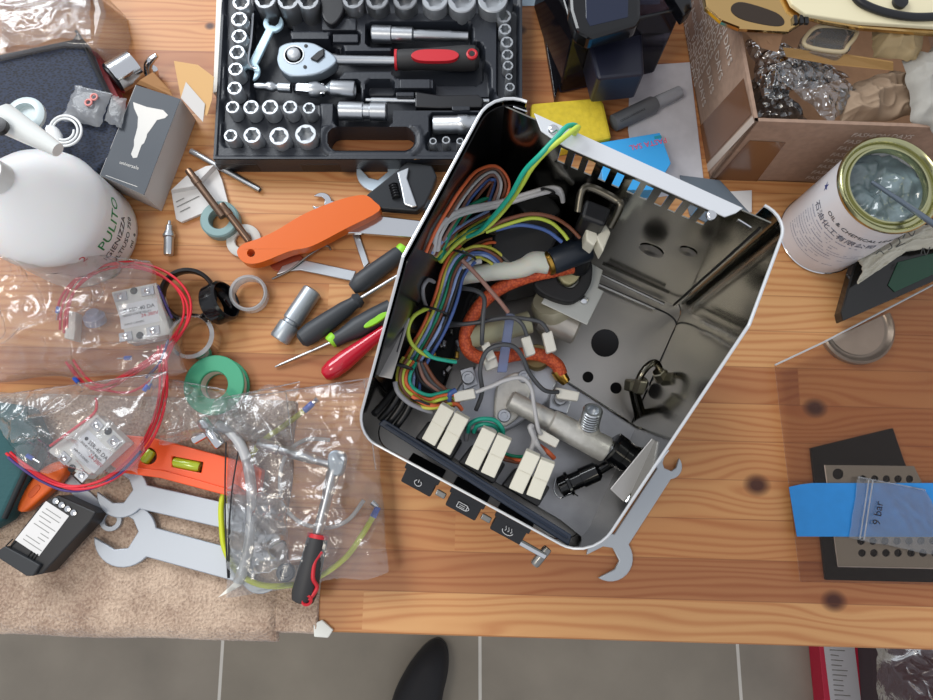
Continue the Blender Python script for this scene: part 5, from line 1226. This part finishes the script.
for k in range(9):
    zz = .128 - k * .0155; 
    for j, wd in enumerate(('FASHION DAYS', 'DAYS FASHION')):
        M = Matrix.Translation(c0 + lf * (.235 - j * .12 - (k % 2) * .04) + nL * .0009 + Vector((0, 0, zz - c0.z))) @ Matrix((ex, Vector((0, 0, 1)), ex.cross(Vector((0, 0, 1))))).transposed().to_4x4()
        if .235 - j * .12 - (k % 2) * .04 - .10 < (.045 + (9 - k) * .0): continue
        MB().text(wd, .0185, M, squash=.8).build('box_lettering', WP, t)
for k in range(8):
    M = Matrix.Translation(c0 + rt * (.12) + nR * .0009 + Vector((0, 0, .125 - k * .016 - c0.z))) @ Matrix((rt, Vector((0, 0, 1)), rt.cross(Vector((0, 0, 1))))).transposed().to_4x4()
    MB().text('FASHION DAYS', .0125, M, squash=.8).build('box_lettering', WP, t)
fl_ = [P(738, 26, .155), P(752, 25, .165), P(784, 31, .17), P(778, 52, .155), P(762, 48, .15)]
MB().add([tuple(p) for p in fl_], [(0, 1, 2, 3, 4)]).build('torn_flap', CARD, t, solid=.002)
fl_ = [P(783, 48, .16), P(830, 52, .16), P(893, 62, .16), P(893, 70, .15), P(830, 64, .15), P(786, 56, .15)]
MB().add([tuple(p) for p in fl_], [(0, 1, 2, 3, 4, 5)]).build('torn_flap', mat('golden_card', 'b08a55', .6), t, solid=.003)
# contents
def wad(q, z, hgt, wr, seed, m, name, label, cat, nu=60, nv=50, f=30, wob=5, bot=.01):
    tag(film(q, z, hgt, wr, seed, nu=nu, nv=nv, wob=wob, f=f).build(name, m, None, smooth=True, ang=0), label, cat)
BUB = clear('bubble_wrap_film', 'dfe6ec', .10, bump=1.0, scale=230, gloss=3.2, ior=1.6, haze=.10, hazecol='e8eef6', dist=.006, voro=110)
wad([(745, 42), (800, 52), (850, 78), (762, 100)], .118, .012, .012, 71, BUB, 'bubble_wrap', 'crumpled bubble wrap at the back of the cardboard box', 'bubble wrap', f=26)
wad([(765, 68), (812, 55), (858, 92), (832, 124)], .128, .008, .007, 74, BUB, 'bubble_wrap', 'flat bubble wrap sheet nearest the front corner of the cardboard box', 'bubble wrap', f=30)
wad([(750, 80), (765, 75), (810, 122), (757, 119)], .105, .010, .014, 76, clear('shaded_bubble_film', '70767c', .1, bump=1, scale=200, gloss=2.6, ior=1.6, haze=.08, hazecol='9aa4ae', dist=.006, voro=110), 'bubble_wrap', 'dark shaded bubble wrap in the left corner of the cardboard box', 'bubble wrap', f=30)  # same wrap, the corner's shade put into a darker film tint
KP_ = mat('crumpled_brown_paper', '9a846e', .8, bump=.3, scale=40, var=.1)
wad([(838, 88), (900, 72), (915, 118), (838, 126)], .120, .014, .014, 81, KP_, 'packing_paper', 'crumpled brown packing paper in the box behind the can rim', 'paper', f=26)
wad([(868, 26), (925, 26), (920, 64), (872, 58)], .150, .012, .012, 83, mat('tan_crumpled_paper', 'a8936d', .7, bump=.3, scale=40, var=.12), 'packing_paper', 'tan crumpled paper under the cream plate edge', 'paper', f=22)
wad([(900, 62), (960, 38), (965, 140), (912, 124)], .145, .024, .014, 85, mat('grey_crumpled_paper', 'a09d96', .75, bump=.3, scale=50, var=.1), 'packing_paper', 'pale grey crumpled paper bundle at the right edge above the can', 'paper', f=18, wob=10)
t = thing('clear_clamshell', 'clear plastic clamshell window lying in the box under the cream plate', 'packaging', P(832, 45, .12))
slab('clamshell_body', [(806, 32), (822, 24), (858, 28), (852, 48), (842, 56), (800, 48)], .163, .145, CLEARP, t, bevel=.004)
MB().tube(crom(px([(808, 34), (822, 26), (856, 30), (848, 46), (840, 52), (806, 46)], .165), 4, True), .0025, 8, True).build('clamshell_rim', mat('amber_clear_rim', 'b8a888', .2), t, smooth=True)
slab('clamshell_insert', [(816, 36), (826, 29), (850, 31), (842, 46), (814, 44)], .150, .146, mat('dark_insert', '34343a', .3), t)
# gold tinted machine panel resting over the box
t = thing('drip_tray_part', 'gold toned polished metal panel with cream plate and black seal at top right', 'metal part', P(800, 0, .17))
slab('gold_rail', [(700, -30), (706, 6), (722, 20), (740, 27), (790, 30), (812, 16), (826, 20), (860, 26), (960, 34), (960, -40)], .182, .172, GOLD, t, bevel=.003)
slab('dark_slot', [(733, 4), (745, 2), (776, 12), (785, 22), (776, 26), (745, 20), (732, 12)], .1828, .180, mat('smoky_mirror', '4a4038', .15, .8), t, curve=True, bevel=.001)
slab('cream_plate', [(770, -40), (792, 4), (806, 14), (860, 22), (960, 28), (960, -40)], .190, .184, mat('cream_lacquer', 'e2d8b4', .3, coat=.3), t, bevel=.0015)
wire('black_seal', [(850, -14, .193), (858, 0, .193), (872, 8, .193), (892, 14, .193), (915, 17, .193), (945, 16, .193)], .0045, BLACKP, t, 10)
MB().lathe([(.008, 0), (.008, .004), (.001, .005)], Matrix.Translation(P(899, 3, .191)), 20).build('seal_boss', BLACKP, t, smooth=True)
for u in (795, 801, 806): MB().box((.004, .010, .004), Matrix.Translation(P(u, 20, .184))).build('louvre', BLACKP, t)
# the tin can of flux
cc = P(821, 234, 0); CR, CHH = .0545, .152
t = thing('tin_can', 'white labelled tin can, open and half full of grey jelly, by the box', 'can', cc)
MC = Matrix.Translation((cc.x, cc.y, 0))
LAC = mat('white_lacquered_tin', 'dadade', .3, coat=.2)
MB().lathe([(CR - .001, .001), (CR, .002), (CR, CHH - .004), (CR - .001, CHH - .003), (CR - .004, CHH - .003), (CR - .004, .01), (.0003, .01)], MC, 64).build('can_body', LAC, t, smooth=True, ang=40)
MB().tube([cc + Vector((CR * math.cos(a), CR * math.sin(a), .0025)) for a in [i * PI / 32 for i in range(64)]], .0012, 6, True).build('bottom_seam', CHROME, t, smooth=True)
TIN = mat('gold_tinned_rim', 'b9b88e', .22, 1)
MB().lathe([(CR + .0005, CHH - .006), (CR + .0022, CHH - .003), (CR + .0022, CHH + .001), (CR, CHH + .003), (CR - .003, CHH + .001), (CR - .0045, CHH - .004), (CR - .008, CHH - .004), (CR - .0095, CHH - .001), (CR - .0115, CHH - .001), (CR - .0125, CHH - .004), (CR - .0125, CHH - .010), (CR - .009, CHH - .012)], MC, 64, True).build('can_rim', TIN, t, smooth=True, ang=50)
def jel(s_, t_):
    a = s_ * 2 * PI; r = t_ * (CR - .0045); x, y = r * math.cos(a), r * math.sin(a)
    return (cc.x + x, cc.y + y, CHH - .028 + .010 * noise.noise(Vector((x * 40, y * 40, 2))) + .004 * noise.noise(Vector((x * 130, y * 130, 4))) + (.006 if x - y * .4 > .0 else -.002) * 1)
MB().grid(jel, 64, 24).build('grey_jelly', mat('grey_blue_jelly', '6f7f83', .12, bump=.5, scale=60, var=.25, coat=.5), t, smooth=True, ang=0)
af = math.atan2(-.75, -.55)                        # the label faces down left
MB().text('OIL & CHEMICAL LIMITED', .0088, I4, bend=bendc(cc, CR, af - .62, .116)).build('label_lettering', INK, t)
MB().text('石油化工有限公司', .0118, I4, bend=bendc(cc, CR, af - .98, .098)).build('label_lettering', mat('grey_ink', '5a5e6e', .7), t)
random.seed(5)
for k in range(11):
    z = .090 - k * .0058; a0 = af - 1.0; L_ = random.uniform(.8, 1.9); mb = MB(); n = 24
    for i in range(n):
        a, b = a0 + L_ * i / n, a0 + L_ * (i + .86) / n
        if random.random() < .2: continue
        r = CR + .0003; h = .0011 if k % 3 else .0018
        mb.add([(cc.x + r * math.cos(a), cc.y + r * math.sin(a), z), (cc.x + r * math.cos(b), cc.y + r * math.sin(b), z), (cc.x + r * math.cos(b), cc.y + r * math.sin(b), z + h), (cc.x + r * math.cos(a), cc.y + r * math.sin(a), z + h)], [(0, 1, 2, 3)])
    mb.build('label_line', mat('light_grey_ink', '9c9eae', .7), t)
MB().text('★', .012, I4, bend=bendc(cc, CR, af - 1.25, .118)).build('label_mark', mat('navy_ink', '2a3470', .7), t)
o = MB().tube([P(872, 182, .145), P(905, 204, .160), P(945, 232, .175)], [.0022, .003, .0036], 10).build('stirring_rod', mat('grey_glossy_rod', '5c6672', .12, .3), None, smooth=True); tag(o, 'dark glossy stirring rod dipping into the open can', 'rod')
# black tray with printed cloth
t = thing('black_tray', 'glossy black tray with dark green inside at the right edge below the can', 'tray', P(890, 290, 0))
slab('tray_body', [(857, 255), (960, 205), (960, 268), (932, 282), (843, 321), (841, 312)], .030, .012, mat('dark_glossy_tray', '1d1c1b', .15), t, bevel=.002)
slab('green_panel', [(888, 285), (898, 262), (960, 246), (960, 262), (895, 292)], .0315, .030, mat('dark_green_panel', '15402c', .25), t)
def cl(s, t_):
    u = 858 + 110 * s; top_ = 258 - 46 * s - 8 * math.sin(s * 4); bot_ = 284 - 34 * min(1, s * 2.2) - 10 * max(0, s - .45) * 1.2
    v = top_ + (bot_ - top_) * t_; z = .040 + .012 * math.sin(t_ * PI) + .006 * ridge(s * 5 + t_, t_ * 3, 2) + .003 * nz(s * 14, t_ * 9)
    p = P(u, v, .045); return (p.x, p.y, z)
o = MB().grid(cl, 60, 30).build('printed_cloth', mat('off_white_cloth', 'b9b6a8', .85, bump=.5, scale=50, var=.06), None, smooth=True, solid=.0012, ang=0); tag(o, 'off white printed cloth bag lying in the black tray', 'cloth')
o['_o'] = tuple(o.location); pr_ = mat('cloth_print', '4a4c4a', .8)
for pts in ([(884, 246), (888, 242), (892, 247), (888, 250)], [(890, 240), (896, 236), (900, 242), (896, 247), (905, 243)], [(903, 238), (907, 232), (912, 236), (915, 231)], [(921, 254), (923, 248), (926, 255), (930, 247)], [(876, 254), (880, 251), (884, 254)]):
    wire('cloth_lettering', [(a, b, .0605) for a, b in pts], .0006, pr_, o, 5)
# the can's reflection in the cover, added as a solid half disc
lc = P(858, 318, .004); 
t = thing('can_reflection', 'added grey half disc standing in for the reflection of the can in the clear cover below the black tray', 'reflection', lc)
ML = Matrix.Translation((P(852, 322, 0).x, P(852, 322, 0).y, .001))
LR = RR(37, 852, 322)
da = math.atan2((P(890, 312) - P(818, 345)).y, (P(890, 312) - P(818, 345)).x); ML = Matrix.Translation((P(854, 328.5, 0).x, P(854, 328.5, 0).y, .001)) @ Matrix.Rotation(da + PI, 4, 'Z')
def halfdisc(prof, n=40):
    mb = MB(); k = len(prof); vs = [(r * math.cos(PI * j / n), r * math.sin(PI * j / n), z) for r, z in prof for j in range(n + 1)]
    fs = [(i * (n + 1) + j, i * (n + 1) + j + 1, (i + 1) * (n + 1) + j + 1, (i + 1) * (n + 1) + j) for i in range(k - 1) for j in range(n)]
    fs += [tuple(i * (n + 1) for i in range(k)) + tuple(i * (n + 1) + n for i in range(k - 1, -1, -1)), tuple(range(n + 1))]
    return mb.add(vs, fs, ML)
halfdisc([(LR, 0), (LR, .007), (LR - .003, .009), (LR - .006, .006), (LR - .008, .004), (LR - .010, .0035), (.0003, .004)]).build('reflection_disc', mat('grey_rim_reflection', 'a8aaa6', .32, .8), t, smooth=True, ang=40)
halfdisc([(LR - .012, .0041), (LR - .012, .0048), (.0003, .005)]).build('reflection_centre', mat('dull_white_reflection', 'b9bab6', .4, var=.1, scale=30), t, smooth=True)
# black plate, perforated sheet, tape and clear cover
t = thing('black_glass_plate', 'glossy black plate lying under the clear cover at the right', 'plate', P(880, 510, 0))
slab('plate_body', [(811, 448), (893, 428), (905, 463), (955, 560), (955, 583), (826, 580)], .006, .001, mat('black_plate', '050506', .2, spec=.15), t, bevel=.0006)
hol = [circ((u, 479), 3.8, 14) for u in (863, 874.7, 886.5, 898, 909.5)] + [circ((u, 541), 3.9, 14) for u in (861, 873, 885, 897, 909, 921, 933)] + [circ((u, 553), 3.9, 14) for u in (862, 874, 886, 898, 911, 923, 935)] + [circ((838, 474), 5.5, 16)]
o = slab('perforated_sheet', [(824.5, 465), (914, 466), (960, 560), (960, 569), (838, 566.5)], .0084, .007, mat('perforated_steel', '9c9f98', .3, .85), None, holes=hol, bevel=0); tag(o, 'steel sheet with rows of round holes lying on the black plate', 'metal sheet')
ACR = clear('brownish_clear_acrylic', 'f0e9e4', .03, gloss=.5, ior=1.4, haze=.012, hazecol='d8c8bc')
MB().tube([P(824.5, 465, .0088), P(838, 566.5, .0088), P(960, 569, .0088)], .0006, 5).build('bright_sheet_edge', MATS['bright_cut_edge'], o)
t = thing('acrylic_cover', 'large clear acrylic cover with blue tape corner lying at the right edge', 'cover', P(870, 470, 0))
slab('cover_sheet', [(775, 365), (822, 343), (965, 268), (965, 585), (801, 582)], .0125, .0100, ACR, t, bevel=.0006)
e_ = px([(775, 365), (822, 343), (965, 268)], .012)
MB().tube(e_, .0013, 6).build('bright_edge', clear('edge_lit_acrylic', 'ffffff', .2, gloss=2, haze=.75, hazecol='eef2f4'), t, smooth=True)
mb = MB(); pq = px([(775, 365), (801, 582), (965, 585)], .0170)
for a, b in ((pq[0], pq[1]), (pq[1], pq[2])): mb.add([(a.x, a.y, .001), (b.x, b.y, .001), (b.x, b.y, .0160), (a.x, a.y, .0160)], [(0, 1, 2, 3)])

o = slab('blue_tape', [(789, 487), (800, 484.5), (812, 483), (960, 483), (960, 537), (797, 536.5)], 0.0133, .0126, mat('blue_painters_tape', '1c7fc6', .45, var=.05, scale=60), None, bevel=0); tag(o, 'wide strip of blue masking tape stuck across the clear cover', 'tape')
t = bag('zip_bag', 'small zip bag marked 9 bar lying on the blue tape', [(858, 477), (925, 490), (960, 560), (849, 538)], .0145, .002, .0015, 91, nu=40, nv=40, wob=2, f=30)
for a, b in (((869, 480), (860, 539)), ((873, 480), (864, 540))): MB().tube(px([a, b], .0185), .0008, 6).build('zip_ridge', MATS['milky_poly_film'], t, smooth=True)
MB().text('9 bar', .0135, frame(P(880, 526, .0198), P(884, 494, .0198))).build('handwriting', mat('marker_ink', '15161e', .6), t)
# ------------------------------------------------------------ on the floor
t = thing('red_carton', 'crimson carton with white printed label on the floor under the bench', 'box', P(860, 670, -.74))
FZ_ = -.69
slab('carton_body', [(811, 560), (863, 560), (888, 780), (832, 780)], FZ_, -.739, mat('crimson_card', 'b01034', .5), t, bevel=.001)
slab('white_label', [(818, 600), (849, 600), (868, 760), (838, 760)], FZ_ + .001, FZ_, mat('grey_white_label', 'b4b4b6', .6), t, bevel=0)
for k in range(12):
    v = 650 + k * 5; MB().tube(px([(830 + (v - 650) * .1, v), (838 + random.uniform(0, 8) + (v - 650) * .1, v + 1)], FZ_ + .0015), .0012, 4).build('label_line', MATS['faint_print'], t)
bag('plastic_bag', 'crumpled pinkish plastic bag on the floor at the lower right corner', [(868, 600), (980, 600), (980, 760), (878, 760)], -.60, .05, .05, 95, clear('pinkish_film', 'cdb9bd', .2, bump=.6, scale=20, gloss=1.2, haze=.45, hazecol='8f7b80', dist=.01), nu=60, nv=60, wob=10, f=12, rim=False)
o = slab('dark_sack', [(872, 590), (990, 590), (990, 770), (885, 770)], -.62, -.739, mat('dark_plum_cloth', '3a2c30', .8), None, bevel=.02); tag(o, 'dark plum sack under the pinkish plastic bag on the floor', 'sack')
t = thing('shoe', 'black shoe toe of the photographer on the grey tiles below the bench', 'shoe', P(412, 700, -.74))
SHM = mat('black_shoe_cloth', '0c0c12', .7, bump=.2, scale=80)
so = crom([P(u, v, -.66) for u, v in ((440, 648), (432, 647), (420, 656), (404, 678), (390, 710), (384, 760), (396, 800), (424, 800), (436, 760), (440, 710), (446, 680), (446, 658))], 4, True)
cx = sum(p.x for p in so) / len(so); cy = sum(p.y for p in so) / len(so)
mb = MB(); n = len(so); lev = [(-.739, 1.0), (-.72, 1.03), (-.695, 1.0), (-.67, .9), (-.655, .7), (-.65, .4)]; vs = []; fs = []
for z, sc in lev:
    for p in so: vs.append((cx + (p.x - cx) * sc, cy + (p.y - cy) * (1 + (sc - 1) * .6), z))
for i in range(len(lev) - 1):
    for j in range(n): fs.append((i * n + j, i * n + (j + 1) % n, (i + 1) * n + (j + 1) % n, (i + 1) * n + j))
fs += [tuple(range(n - 1, -1, -1)), tuple(range((len(lev) - 1) * n, len(lev) * n))]
mb.add(vs, fs).build('shoe_upper', SHM, t, smooth=True, ang=0)
mb = MB(); mb.prism([(cx + (p.x - cx) * 1.05, cy + (p.y - cy) * 1.02) for p in so], -.7395, -.722).build('shoe_sole', BLACKP, t)
